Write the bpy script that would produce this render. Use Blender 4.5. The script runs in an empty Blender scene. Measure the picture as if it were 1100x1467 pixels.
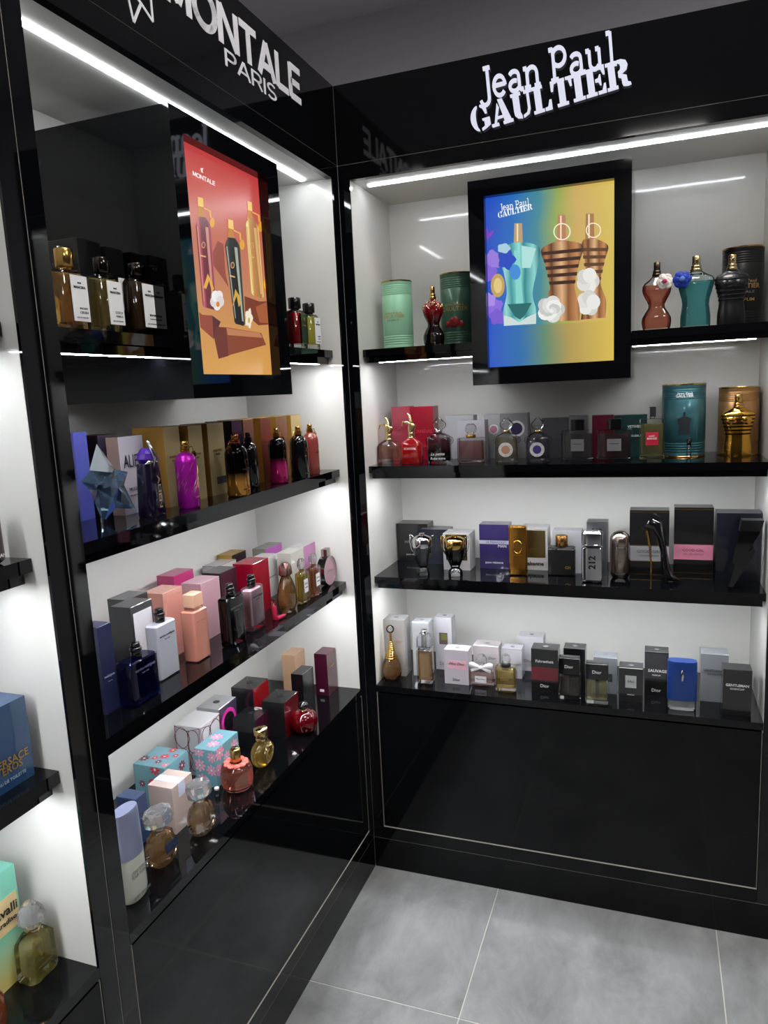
import bpy, bmesh, math, random
from mathutils import Vector, Matrix
random.seed(7)
S = bpy.context.scene
COL = S.collection
# ------------------------------------------------------------------ camera
CX, CY, CZ = .8508, -2.0419, 1.5522
YAW, PITCH, ROLL, FPX = 20.4297, -9.3273, -2.7996, 1048.14
_y, _p, _r = (math.radians(a) for a in (YAW, PITCH, ROLL))
FW = Vector((-math.sin(_y) * math.cos(_p), math.cos(_y) * math.cos(_p), math.sin(_p)))
_rt = Vector((math.cos(_y), math.sin(_y), 0))
_up = _rt.cross(FW)
RT = math.cos(_r) * _rt + math.sin(_r) * _up
UP = -math.sin(_r) * _rt + math.cos(_r) * _up
CAM = Vector((CX, CY, CZ))
cam = bpy.data.objects.new('camera', bpy.data.cameras.new('camera'))
COL.objects.link(cam)
cam.matrix_world = Matrix((
    (RT.x, UP.x, -FW.x, CX), (RT.y, UP.y, -FW.y, CY), (RT.z, UP.z, -FW.z, CZ), (0, 0, 0, 1)))
cam.data.sensor_fit = 'HORIZONTAL'
cam.data.sensor_width = 36.0
cam.data.lens = FPX / 1100 * 36
cam.data.clip_start = .05
S.camera = cam
# ------------------------------------------------------------------ world, exposure, light levels
wd = bpy.data.worlds.new('world'); S.world = wd; wd.use_nodes = True
wd.node_tree.nodes['Background'].inputs[0].default_value = (.8, .85, 1, 1)
wd.node_tree.nodes['Background'].inputs[1].default_value = 0.0
S.view_settings.view_transform = 'Standard'
S.view_settings.look = 'None'
S.view_settings.exposure = 0.0
S.view_settings.gamma = 1.0
S.view_settings.use_curve_mapping = False
S.cycles.max_bounces = 14
S.cycles.transmission_bounces = 12
S.cycles.glossy_bounces = 6
S.cycles.sample_clamp_indirect = 6
LED_TOP, LED_SHELF, PANEL_L = 31.0, 86.0, 29.0
POSTER_E = .95
# ------------------------------------------------------------------ pixels of the photograph (1100 x 1467) to places
def ray(x, y): return FW + RT * ((x - 550) / FPX) + UP * ((733.5 - y) / FPX)
def plane(cab, x, y, v):           # point of a cabinet's vertical plane at depth v -> (u, z)
    d = ray(x, y)
    if cab == 'R':
        P = CAM + d * ((v - CY) / d.y); return P.x, P.z
    P = CAM + d * ((-v - CX) / d.x); return P.y, P.z
def level(cab, x, y, z):           # point of a level surface -> (u, v)
    d = ray(x, y); P = CAM + d * ((z - CZ) / d.z)
    return (P.x, P.y) if cab == 'R' else (P.y, -P.x)
def world(cab, u, v): return (u, v) if cab == 'R' else (-v, u)
def top_z(X, Y, py):               # height over (X, Y) seen at picture row py
    k = (733.5 - py) / FPX
    a0 = (X - CX) * UP.x + (Y - CY) * UP.y - CZ * UP.z
    b0 = (X - CX) * FW.x + (Y - CY) * FW.y - CZ * FW.z
    return (k * b0 - a0) / (UP.z - k * FW.z)
def dist(X, Y, z): return (Vector((X, Y, z)) - CAM).dot(FW)
# ------------------------------------------------------------------ materials
def lin(c):
    return tuple(((v / 255) / 12.92 if v / 255 <= .04045 else ((v / 255 + .055) / 1.055) ** 2.4) for v in c) + (1,)
MATS = {}
def M(col, rough=.35, metal=0., coat=0., trans=0., ior=1.45, emit=0., wrinkle=0., wscale=30., grain=0., gscale=200., spec=.5):
    key = (tuple(col), rough, metal, coat, trans, ior, emit, wrinkle, wscale, grain, gscale, spec)
    if key in MATS: return MATS[key]
    m = bpy.data.materials.new('mat_%d' % len(MATS)); m.use_nodes = True
    nt = m.node_tree; b = nt.nodes['Principled BSDF']; I = b.inputs
    I['Base Color'].default_value = lin(col); I['Roughness'].default_value = rough; I['Metallic'].default_value = metal
    I['Coat Weight'].default_value = coat; I['Coat Roughness'].default_value = .04
    I['Transmission Weight'].default_value = trans; I['IOR'].default_value = ior
    I['Specular IOR Level'].default_value = spec
    if emit:
        I['Emission Color'].default_value = lin(col); I['Emission Strength'].default_value = emit
    if wrinkle or grain:
        tc = nt.nodes.new('ShaderNodeTexCoord')
    if wrinkle:
        n = nt.nodes.new('ShaderNodeTexNoise'); n.inputs['Scale'].default_value = wscale; n.inputs['Detail'].default_value = 1.5
        nt.links.new(tc.outputs['Object'], n.inputs['Vector'])
        bp = nt.nodes.new('ShaderNodeBump'); bp.inputs['Strength'].default_value = wrinkle; bp.inputs['Distance'].default_value = .004
        nt.links.new(n.outputs['Fac'], bp.inputs['Height'])
        nt.links.new(bp.outputs['Normal'], I['Coat Normal'])
        if metal or not coat: nt.links.new(bp.outputs['Normal'], I['Normal'])
    if grain:
        n = nt.nodes.new('ShaderNodeTexNoise'); n.inputs['Scale'].default_value = gscale; n.inputs['Detail'].default_value = 3
        nt.links.new(tc.outputs['Object'], n.inputs['Vector'])
        mx = nt.nodes.new('ShaderNodeMix'); mx.data_type = 'RGBA'
        c = lin(col)
        mx.inputs[6].default_value = tuple(x * (1 - grain) for x in c[:3]) + (1,)
        mx.inputs[7].default_value = tuple(min(1, x * (1 + grain)) for x in c[:3]) + (1,)
        nt.links.new(n.outputs['Fac'], mx.inputs[0]); nt.links.new(mx.outputs[2], I['Base Color'])
    MATS[key] = m
    return m
CARD = {}
def gloss(col, **k):
    m = M(tuple(c * .88 for c in col), rough=k.pop('rough', .3), coat=1., wrinkle=k.pop('wrinkle', .12), **k); CARD[m] = col
    return m
def same_card(a, b):       # one board colour (not two different prints)
    if a not in CARD or b not in CARD: return False
    p, q = CARD[a], CARD[b]
    return max(abs(x / sum(p) - y / sum(q)) for x, y in zip(p, q)) < .06     # carton under cellophane
def foil(col, rough=.22, wrinkle=.1): return M(col, rough=rough, metal=1., wrinkle=wrinkle)
def glass(col=(255, 255, 255), rough=0., ior=1.45): return M(col, rough=rough, trans=1., ior=ior)
def juice(col): return M(tuple(255 * (c / 255) ** .7 for c in col), rough=.0, trans=.79, ior=1.28)     # coloured perfume
def plain(col, rough=.5): return M(col, rough=rough)
def glow(col, e=1.): return M((0, 0, 0), rough=.4, emit=0) if e == 0 else _glow(col, e)
def _glow(col, e):
    key = ('glow', tuple(col), e)
    if key not in MATS:
        m = bpy.data.materials.new('lit_%d' % len(MATS)); m.use_nodes = True
        I = m.node_tree.nodes['Principled BSDF'].inputs
        I['Base Color'].default_value = (.02, .02, .02, 1); I['Roughness'].default_value = .3
        I['Emission Color'].default_value = lin(col); I['Emission Strength'].default_value = e
        MATS[key] = m
    return MATS[key]
def grad(col0, col1, z0, z1, rough=.15, metal=0., trans=0., coat=0.):      # two colours blending up an object's own height
    key = ('grad', tuple(col0), tuple(col1), z0, z1, rough, metal, trans, coat)
    if key not in MATS:
        m = bpy.data.materials.new('blend_%d' % len(MATS)); m.use_nodes = True
        nt = m.node_tree; I = nt.nodes['Principled BSDF'].inputs
        tc = nt.nodes.new('ShaderNodeTexCoord'); sx = nt.nodes.new('ShaderNodeSeparateXYZ')
        mr = nt.nodes.new('ShaderNodeMapRange'); mx = nt.nodes.new('ShaderNodeMix'); mx.data_type = 'RGBA'
        nt.links.new(tc.outputs['Object'], sx.inputs[0]); nt.links.new(sx.outputs['Z'], mr.inputs['Value'])
        mr.inputs['From Min'].default_value = z0; mr.inputs['From Max'].default_value = z1
        mx.inputs[6].default_value = lin(col0); mx.inputs[7].default_value = lin(col1)
        nt.links.new(mr.outputs['Result'], mx.inputs[0]); nt.links.new(mx.outputs[2], I['Base Color'])
        I['Roughness'].default_value = rough; I['Metallic'].default_value = metal
        I['Transmission Weight'].default_value = trans; I['Coat Weight'].default_value = coat
        MATS[key] = m
    return MATS[key]
BLACK_GLOSS = M((7, 8, 11), rough=.035, spec=.5, wrinkle=.004, wscale=9.)
BLACK_PANEL = M((6, 7, 9), rough=.06, spec=.3)
WHITE_GLOSS = M((226, 225, 220), rough=.22, coat=.6)
GOLD = M((214, 172, 98), rough=.2, metal=1.)
PALE_GOLD = M((225, 200, 150), rough=.2, metal=1.)
COPPER = M((190, 120, 80), rough=.25, metal=1.)
SILVER = M((205, 205, 208), rough=.15, metal=1.)
CHROME = M((225, 225, 230), rough=.06, metal=1.)
BLACK_PLASTIC = M((10, 10, 11), rough=.2, coat=.5)
DARK_CAP = M((70, 66, 62), rough=.12, metal=1.)
def thin_glass(tint=(250, 252, 252)):       # clear container glass: sharp reflection over see-through
    m = bpy.data.materials.new('clear_glass'); m.use_nodes = True
    nt = m.node_tree; nt.nodes.remove(nt.nodes['Principled BSDF'])
    tr = nt.nodes.new('ShaderNodeBsdfTransparent'); tr.inputs[0].default_value = lin(tint)
    gl = nt.nodes.new('ShaderNodeBsdfGlossy'); gl.inputs['Roughness'].default_value = .01; gl.inputs[0].default_value = (1, 1, 1, 1)
    lw = nt.nodes.new('ShaderNodeFresnel'); lw.inputs['IOR'].default_value = 1.55
    mx = nt.nodes.new('ShaderNodeMixShader'); nt.links.new(lw.outputs[0], mx.inputs[0]); nt.links.new(tr.outputs[0], mx.inputs[1]); nt.links.new(gl.outputs[0], mx.inputs[2])
    nt.links.new(mx.outputs[0], nt.nodes['Material Output'].inputs['Surface'])
    return m
CLEAR = thin_glass()
CRYSTAL = M((250, 250, 252), trans=.9, rough=0., ior=1.4)
FASCIA = M((7, 8, 10), rough=.05)
WHITE_INK, BLACK_INK, GOLD_INK, GREY_INK = plain((235, 235, 235)), plain((20, 20, 22)), M((200, 160, 90), rough=.3, metal=.8), plain((120, 120, 122))
PAPER = plain((238, 238, 240), .6)
# ------------------------------------------------------------------ mesh building
def rrect(w, d, r, n=4):
    r = max(min(r, w / 2 - 1e-5, d / 2 - 1e-5), 1e-6); out = []
    for cx, cy, a0 in ((w / 2 - r, d / 2 - r, 0), (-w / 2 + r, d / 2 - r, 90), (-w / 2 + r, -d / 2 + r, 180), (w / 2 - r, -d / 2 + r, 270)):
        for i in range(n):
            a = math.radians(a0 + 90 * i / (n - 1)); out.append((cx + r * math.cos(a), cy + r * math.sin(a)))
    return out
def ell(w, d, n=32, p=2.):
    out = []
    for i in range(n):
        a = 2 * math.pi * i / n; c, s = math.cos(a), math.sin(a)
        out.append((w / 2 * math.copysign(abs(c) ** (2 / p), c), d / 2 * math.copysign(abs(s) ** (2 / p), s)))
    return out
class MB:
    def __init__(s): s.v = []; s.f = []; s.m = []
    def face(s, idx, m=0): s.f.append(tuple(idx)); s.m.append(m)
    def box(s, x0, x1, y0, y1, z0, z1, m=0, front=None, side=None, top=None):
        b = len(s.v)
        s.v += [(x0, y0, z0), (x1, y0, z0), (x1, y1, z0), (x0, y1, z0), (x0, y0, z1), (x1, y0, z1), (x1, y1, z1), (x0, y1, z1)]
        for q, mm in (((0, 1, 5, 4), front), ((1, 2, 6, 5), side), ((2, 3, 7, 6), None), ((3, 0, 4, 7), side), ((4, 5, 6, 7), top), ((3, 2, 1, 0), None)):
            s.face([b + i for i in q], m if mm is None else mm)
        return s
    def rings(s, rings, m=0, cap0=True, cap1=True, closed=False):
        b = len(s.v); n = len(rings[0])
        for r in rings: s.v += [tuple(p) for p in r]
        for k in range(len(rings) - (0 if closed else 1)):
            k2 = (k + 1) % len(rings)
            for i in range(n):
                j = (i + 1) % n
                s.face((b + k * n + i, b + k * n + j, b + k2 * n + j, b + k2 * n + i), m)
        if not closed:
            if cap0: s.face([b + i for i in range(n)][::-1], m)
            if cap1: s.face([b + (len(rings) - 1) * n + i for i in range(n)], m)
        return s
    def loft(s, shape, prof, m=0):        # prof: (z, w, d) or (z, w, d, dx, dy)
        R = []
        for q in prof:
            dx, dy = (q[3], q[4]) if len(q) > 3 else (0, 0)
            R.append([(x + dx, y + dy, q[0]) for x, y in shape(q[1], q[2])])
        return s.rings(R, m)
    def lathe(s, prof, n=32, m=0, cx=0, cy=0):   # prof: (r, z)
        return s.rings([[(cx + max(r, 1e-5) * math.cos(2 * math.pi * i / n), cy + max(r, 1e-5) * math.sin(2 * math.pi * i / n), z) for i in range(n)] for r, z in prof], m)
    def tube(s, pts, rad, n=8, m=0, closed=False):
        pts = [Vector(p) for p in pts]; R = []; k = len(pts)
        ref = Vector((0, 1, 0))
        for i, p in enumerate(pts):
            if closed: t = pts[(i + 1) % k] - pts[i - 1]
            else: t = pts[min(i + 1, k - 1)] - pts[max(i - 1, 0)]
            t.normalize()
            a = ref - t * ref.dot(t)
            if a.length < .15: a = Vector((1, 0, 0)) - t * t.x
            a.normalize(); b = t.cross(a); r = rad[i] if isinstance(rad, (list, tuple)) else rad
            R.append([tuple(p + (a * math.cos(2 * math.pi * j / n) + b * math.sin(2 * math.pi * j / n)) * r) for j in range(n)])
        return s.rings(R, m, closed=closed)
    def prism(s, poly, y0, y1, m=0):       # polygon in x-z, given thickness in y
        b = len(s.v); n = len(poly)
        s.v += [(x, y0, z) for x, z in poly] + [(x, y1, z) for x, z in poly]
        s.face([b + i for i in range(n)], m); s.face([b + n + i for i in range(n)][::-1], m)
        for i in range(n):
            j = (i + 1) % n; s.face((b + j, b + i, b + n + i, b + n + j), m)
        return s
    def ball(s, cx, cy, cz, r, n=16, k=10, sz=1., sy=1., m=0):
        R = []
        for i in range(k + 1):
            a = math.pi * i / k; rr = max(r * math.sin(a), 1e-5)
            R.append([(cx + rr * math.cos(2 * math.pi * j / n), cy + sy * rr * math.sin(2 * math.pi * j / n), cz - r * sz * math.cos(a)) for j in range(n)])
        return s.rings(R, m)
    def build(s, name, mats, parent=None, loc=(0, 0, 0), smooth=35, rot=None, label=None):
        me = bpy.data.meshes.new(name); me.from_pydata(s.v, [], s.f)
        if not isinstance(mats, (list, tuple)): mats = [mats]
        for m in mats: me.materials.append(m)
        for p, i in zip(me.polygons, s.m): p.material_index = i
        bm = bmesh.new(); bm.from_mesh(me); bmesh.ops.recalc_face_normals(bm, faces=bm.faces); bm.to_mesh(me); bm.free()
        if smooth:
            for p in me.polygons: p.use_smooth = True
            me.set_sharp_from_angle(angle=math.radians(smooth))
        return link(name, me, parent, loc, rot, label)
def link(name, me, parent=None, loc=(0, 0, 0), rot=None, label=None):
    o = bpy.data.objects.new(name, me); COL.objects.link(o); o.location = loc
    if rot: o.rotation_euler = rot
    if parent: o.parent = parent
    if label: o['label'] = label
    return o
def thing(name, label, cat, loc=(0, 0, 0), rz=0., group=None):
    o = bpy.data.objects.new(name, None); COL.objects.link(o)
    o.location = loc; o.rotation_euler = (0, 0, rz); o.empty_display_size = .02
    o['label'] = label; o['category'] = cat
    if group: o['group'] = group
    return o
TEXTS = {}
# lines of print too small to read in the photograph: rows of small marks instead of characters
UNREAD = {'INTENSE', 'AOUD', 'ROSES', 'BLACK', 'ROSE', 'RED', 'TOBACCO', 'WILD', 'FRUITS', 'TALISMAN', 'LE PARFUM', 'MILLION', 'HABIT ROUGE', "L'HOMME", 'ALLURE', 'NARCISO', 'for her', 'for him', 'pure musc', 'CHANCE'}
def text_mesh(s, bold=0., shear=0.):
    key = (s, bold, shear)
    if key not in TEXTS and s in UNREAD:
        mb = MB()
        for i in range(len(s)):
            if s[i] != ' ': mb.box(i * .62, i * .62 + .44, -.004, .004, -.16 if i % 3 else -.2, .16 if i % 2 else .2)
        me = bpy.data.meshes.new('marks'); me.from_pydata([(x - len(s) * .31, y, z) for x, y, z in mb.v], [], mb.f)
        TEXTS[key] = (me, len(s) * .62, .4)
    if key not in TEXTS:
        cu = bpy.data.curves.new('t', 'FONT'); cu.body = s; cu.size = 1; cu.align_x = 'CENTER'; cu.align_y = 'CENTER'
        cu.offset = bold; cu.shear = shear; cu.resolution_u = 2; cu.extrude = .004
        o = bpy.data.objects.new('t', cu); COL.objects.link(o)
        bpy.context.view_layer.update()
        me = bpy.data.meshes.new_from_object(o)
        bpy.data.objects.remove(o); bpy.data.curves.remove(cu)
        xs = [v.co.x for v in me.vertices]; ys = [v.co.y for v in me.vertices]
        cx, cy = (min(xs) + max(xs)) / 2, (min(ys) + max(ys)) / 2
        for v in me.vertices: v.co = (v.co.x - cx, -v.co.z, v.co.y - cy)
        TEXTS[key] = (me, max(xs) - min(xs), max(ys) - min(ys))
    return TEXTS[key]
def text(parent, s, w, zc, y, mat, xc=0., h=None, bold=0., shear=0., name='lettering', rot=None):
    me, tw, th_ = text_mesh(s, bold, shear)
    me = me.copy(); me.materials.clear(); me.materials.append(mat)
    k = w / tw; kz = (h / th_) if h else k
    for v in me.vertices: v.co = (v.co.x * k, v.co.y * .05, v.co.z * kz)
    return link(name, me, parent, (xc, y - .0003, zc), rot)
def plate(parent, w, h, zc, y, mat, xc=0., name='label_plate', t=.0006, r=0.):
    mb = MB(); mb.box(xc - w / 2, xc + w / 2, y - t, y + .0002, zc - h / 2, zc + h / 2)
    return mb.build(name, mat, parent, smooth=0)
def disc(parent, r, zc, y, mat, xc=0., name='label_disc', t=.0008, sx=1.):
    mb = MB(); mb.prism([(xc + sx * r * math.cos(a * math.pi / 12), zc + r * math.sin(a * math.pi / 12)) for a in range(24)], y - t, y + .0002)
    return mb.build(name, mat, parent, smooth=0)
# ------------------------------------------------------------------ the room
HFT, HG, HO, S1, S2, S3, DK, PT, PB, KK = 2.4, 2.189, 2.148, 1.678, 1.3295, .983, .637, .615, .149, .107
D, SIN = .331, .031
ROOM_X, ROOM_Y, BACK_Y, CEIL = 4.2, -5.2, 1.7, 3.4
def struct(name, mb, mat, parent=None, **k):
    o = mb.build(name, mat, parent, **k)
    if parent is None: o['kind'] = 'structure'
    return o
def tile_mat():
    m = bpy.data.materials.new('concrete_tile'); m.use_nodes = True
    nt = m.node_tree; I = nt.nodes['Principled BSDF'].inputs
    g = nt.nodes.new('ShaderNodeNewGeometry'); oi = nt.nodes.new('ShaderNodeObjectInfo')
    ad = nt.nodes.new('ShaderNodeVectorMath'); ad.operation = 'ADD'
    nt.links.new(g.outputs['Position'], ad.inputs[0]); nt.links.new(oi.outputs['Location'], ad.inputs[1])
    mp = nt.nodes.new('ShaderNodeMapping'); mp.inputs['Scale'].default_value = (3.4, 1.9, 1); mp.inputs['Rotation'].default_value = (0, 0, .5)
    nt.links.new(ad.outputs[0], mp.inputs['Vector'])
    n1 = nt.nodes.new('ShaderNodeTexNoise'); n1.inputs['Scale'].default_value = 2.2; n1.inputs['Detail'].default_value = 12; n1.inputs['Roughness'].default_value = .68; n1.inputs['Distortion'].default_value = .35
    nt.links.new(mp.outputs[0], n1.inputs['Vector'])
    cr = nt.nodes.new('ShaderNodeValToRGB'); e = cr.color_ramp.elements
    e[0].position = .3; e[0].color = lin((118, 119, 119)); e[1].position = .72; e[1].color = lin((164, 165, 166))
    nt.links.new(n1.outputs['Fac'], cr.inputs[0]); nt.links.new(cr.outputs[0], I['Base Color'])
    n2 = nt.nodes.new('ShaderNodeTexNoise'); n2.inputs['Scale'].default_value = 240; nt.links.new(g.outputs['Position'], n2.inputs['Vector'])
    bp = nt.nodes.new('ShaderNodeBump'); bp.inputs['Strength'].default_value = .05; bp.inputs['Distance'].default_value = .001
    nt.links.new(n2.outputs['Fac'], bp.inputs['Height']); nt.links.new(bp.outputs[0], I['Normal'])
    I['Roughness'].default_value = .42
    return m
TILE = .623; TX, TY, GAP = .41, -.501, .0034
fl = struct('floor', MB().box(-1.7, ROOM_X, ROOM_Y, BACK_Y, -.05, -.0015), plain((196, 194, 188), .8), smooth=0)
tm = tile_mat(); tile_me = {}
i0 = math.floor((-.36 - TX) / TILE); j0 = math.floor((ROOM_Y - TY) / TILE)
for i in range(i0, int((ROOM_X - TX) / TILE) + 1):
    for j in range(j0, 2):
        x0, x1 = max(TX + i * TILE + GAP / 2, -.36), min(TX + (i + 1) * TILE - GAP / 2, ROOM_X)
        y0, y1 = max(TY + j * TILE + GAP / 2, ROOM_Y), min(TY + (j + 1) * TILE - GAP / 2, .36)
        if x1 - x0 < .02 or y1 - y0 < .02: continue
        k = (round(x1 - x0, 4), round(y1 - y0, 4))
        if k not in tile_me:
            a, b = k[0] / 2, k[1] / 2; c = .0008
            mb = MB(); mb.rings([[(x, y, z) for x, y in ((-p, -q), (p, -q), (p, q), (-p, q))] for z, p, q in ((-.0014, a, b), (-c, a, b), (0, a - c, b - c))])
            t = mb.build('tile', tm, fl, smooth=0); tile_me[k] = t.data
        else: t = link('tile', tile_me[k], fl)
        t.location = ((x0 + x1) / 2, (y0 + y1) / 2, 0)
darkwall = M((58, 58, 62), rough=.5, grain=.05, gscale=20)
struct('wall_right', MB().box(ROOM_X, ROOM_X + .12, ROOM_Y, BACK_Y, 0, CEIL), darkwall, smooth=0)
struct('wall_front', MB().box(-1.7, ROOM_X + .12, ROOM_Y - .12, ROOM_Y, 0, CEIL), darkwall, smooth=0)
pale = M((222, 219, 226), rough=.7, grain=.02, gscale=60)
struct('wall_back', MB().box(-1.82, ROOM_X + .12, BACK_Y, BACK_Y + .12, 0, CEIL), pale, smooth=0)
struct('wall_left', MB().box(-1.82, -1.7, ROOM_Y - .12, BACK_Y, 0, CEIL), pale, smooth=0)
struct('ceiling', MB().box(-1.82, ROOM_X + .12, ROOM_Y - .12, BACK_Y + .12, CEIL, CEIL + .1), M((222, 219, 226), rough=.8, grain=.02, gscale=40), smooth=0)
def ceiling_lamp(x, y, w, d, lv, where, label):
    t = thing('ceiling_light_%s_offscreen' % where, label, 'light', (x, y, CEIL), 0, 'ceiling lights of the shop')
    f = MB(); a, b, c = w / 2, d / 2, .012
    for q in ((-a, a, -b, -b + c), (-a, a, b - c, b), (-a, -a + c, -b + c, b - c), (a - c, a, -b + c, b - c)): f.box(*q, -.014, -.0005)
    f.build('frame', plain((230, 230, 230)), t, smooth=0)
    MB().box(-a + c, a - c, -b + c, b - c, -.010, -.001).build('diffuser_%s_offscreen' % where, glow((255, 251, 246), lv), t, smooth=0)
for (x, y, nm, where) in ((.9, -1.05, 'corner', 'in front of the corner cabinets'), (2.6, -1.05, 'right', 'beside the one in front of the corner'), (.9, -4.55, 'entrance', 'by the shop front'), (2.9, -3.2, 'wall', 'along the right hand wall')):
    ceiling_lamp(x, y, .6, .6, PANEL_L, nm, 'square white LED ceiling panel light ' + where)
# ------------------------------------------------------------------ display cabinets
LEDM = glow((246, 250, 255), LED_TOP); LEDS = glow((246, 250, 255), LED_SHELF)
ALU = M((190, 186, 176), rough=.35, metal=.2)
SEAM = M((150, 146, 138), rough=.5)
LB = {'R': (.377, .794), 'L': (-.812, -.393)}       # light boxes
LBZ = (1.557, 2.094)
def shelf_part(t, ua, ub, z, endl=True, endr=True):
    o = MB().box(ua, ub, SIN, D, z - .021, z).build('shelf', BLACK_GLOSS, t, smooth=0)
    a, b = ua + (.006 if endl else 0), ub - (.006 if endr else 0)
    MB().box(a, b, SIN + .012, D, z - .039, z - .021).build('lower_slab', BLACK_GLOSS, o, smooth=0)
    MB().box(a + (.035 if endl else .002), b - (.035 if endr else .002), SIN + .026, SIN + .036, z - .0396, z - .0385).build('led_strip', LEDS, o, smooth=0, label='thin glowing white LED strip')
    return o
def cabinet(cab, u0, u1, ua, ub, label, lb=None):
    t = thing('display_cabinet', label, 'cabinet', (0, 0, 0), 0 if cab == 'R' else math.pi / 2, 'shop wall display cabinets')
    for a, b in ((u0, ua), (ub, u1)): MB().box(a + .0006, b - .0006, 0, .005, KK, HG).build('post', BLACK_GLOSS, t, smooth=0)
    for a, b in ((u0 + .002, ua), (ub, u1 - .002)):
        MB().box(a, b, .005, D + .012, DK - .03, HG).build('side_panel', WHITE_GLOSS, t, smooth=0)
        MB().box(a, b, .005, D + .012, 0, DK - .03).build('base_side', BLACK_PANEL, t, smooth=0)
    MB().box(ua, ub, D, D + .012, DK - .02, HG).build('back_panel', WHITE_GLOSS, t, smooth=0)
    tp = MB().box(ua, ub, .018, D, HO, HO + .018).build('top_panel', WHITE_GLOSS, t, smooth=0)
    MB().box(ua + .028, ub - .028, .073, .086, HO - .003, HO).build('led_strip', LEDM, tp, smooth=0, label='glowing white LED strip')
    MB().box(ua, ub, 0, .018, HO, HG).build('top_rail', FASCIA, t, smooth=0)
    MB().box(u0, u1, .0008, D + .012, HG, HG + .0015).build('seam', SEAM, t, smooth=0)
    fa = MB().box(u0 + .0004, u1 - .0004, 0, .02, HG + .0015, HFT).build('fascia', FASCIA, t, smooth=0)
    MB().box(u0 + .0004, u1 - .0004, .02, D + .012, HFT - .02, HFT).build('top_cover', BLACK_PANEL, t, smooth=0)
    for z in (S1, S2, S3):
        if z == S1 and lb:
            shelf_part(t, ua + .001, lb[0] - .0005, z, True, False); shelf_part(t, lb[1] + .0005, ub - .001, z, False, True)
        else: shelf_part(t, ua + .001, ub - .001, z)
    MB().box(ua, ub, .0, D, PT + .002, DK).build('base_deck', BLACK_GLOSS, t, smooth=0)
    p0, p1 = ua + .0015, ub - .0015
    MB().box(p0 + .003, p1 - .002, .0005, .018, PB + .004, PT - .003).build('base_panel', BLACK_PANEL, t, smooth=0)
    MB().box(p0, p1, -.0006, .015, PB, PB + .003).build('edge_trim', ALU, t, smooth=0, label='thin pale metal edging')
    MB().box(p0, p0 + .0014, 0, .015, PB + .003, PT).build('edge_trim', SEAM, t, smooth=0)
    MB().box(p1 - .001, p1, 0, .015, PB + .003, PT).build('edge_trim', SEAM, t, smooth=0)
    MB().box(p0, p1, .019, .03, PB, PT).build('base_back', BLACK_PANEL, t, smooth=0)
    MB().box(ua, ub, 0, .018, KK, PB).build('bottom_rail', BLACK_PANEL, t, smooth=0)
    MB().box(u0, u1, .0004, .015, KK - .0012, KK - .0002).build('seam', SEAM, t, smooth=0)
    MB().box(u0, u1, .0012, .016, 0, KK - .0014).build('kickboard', BLACK_PANEL, t, smooth=0)
    return t, fa
A_, B_ = .035, .038
cabR, fasR = cabinet('R', 0, 1.170, A_, 1.133, 'black gloss display cabinet under the lit slab and stencil letter sign', LB['R'])
cabL, fasL = cabinet('L', -1.1715, -.0006, -1.135, -B_, 'black gloss display cabinet under the white sans serif letter sign', LB['L'])
cabF, fasF = cabinet('L', -2.343, -1.1727, -2.306, -1.211, 'black gloss display cabinet holding the blue carton and the square crystal flacon')
MB().box(-1.1727, -1.1715, .001, .02, KK, HFT).build('joint_strip', ALU, cabF, smooth=0)
# ------------------------------------------------------------------ fascia lettering
def stroke_poly(pts, w):
    """thick polyline as a list of convex polygons"""
    out = []
    for (x0, y0), (x1, y1) in zip(pts[:-1], pts[1:]):
        dx, dy = x1 - x0, y1 - y0; l = math.hypot(dx, dy) or 1; nx, ny = -dy / l * w / 2, dx / l * w / 2
        out.append([(x0 + nx, y0 + ny), (x1 + nx, y1 + ny), (x1 - nx, y1 - ny), (x0 - nx, y0 - ny)])
    for x, y in pts[1:-1]:
        out.append([(x + w / 2 * math.cos(a * math.pi / 4), y + w / 2 * math.sin(a * math.pi / 4)) for a in range(8)])
    return out
def arc(cx, cy, rx, ry, a0, a1, n=10):
    return [(cx + rx * math.cos(math.radians(a0 + (a1 - a0) * i / n)), cy + ry * math.sin(math.radians(a0 + (a1 - a0) * i / n))) for i in range(n + 1)]
W_ = .115
SLAB = {   # typewriter letters: (advance, list of strokes)
 'J': (.56, [[(.42, 1), (.42, .08)] + arc(.24, .05, .18, .2, 0, -170)[1:], [(.26, .97), (.54, .97)]]),
 'e': (.66, [arc(.33, .33, .24, .3, 0, 320, 16), [(.09, .36), (.57, .36)]]),
 'a': (.68, [arc(.3, .47, .2, .17, 150, 20, 8) + [(.5, .3), (.5, .12), (.56, .04), (.66, .05)], arc(.3, .2, .2, .16, 60, 330, 12)]),
 'n': (.74, [[(.16, .62), (.16, .04)], [(.16, .42)] + arc(.36, .42, .2, .2, 150, 0, 8) + [(.56, .04)], [(.02, .62), (.16, .62)], [(.04, .04), (.28, .04)], [(.44, .04), (.68, .04)]]),
 'p': (.76, [[(.18, .98), (.18, .04)], arc(.4, .7, .26, .27, 150, -150, 14), [(.02, .96), (.18, .96)], [(.04, .04), (.34, .04)]]),
 'u': (.76, [[(.16, .62), (.16, .24)] + arc(.34, .24, .18, .2, 180, 330, 8), [(.54, .62), (.54, .04)], [(.02, .62), (.16, .62)], [(.4, .62), (.54, .62)], [(.54, .05), (.68, .05)]]),
 'l': (.5, [[(.24, .99), (.24, .04)], [(.08, .97), (.24, .97)], [(.06, .04), (.42, .04)]]),
}
def R4(x0, x1, z0, z1): return [(x0, z0), (x1, z0), (x1, z1), (x0, z1)]
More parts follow.
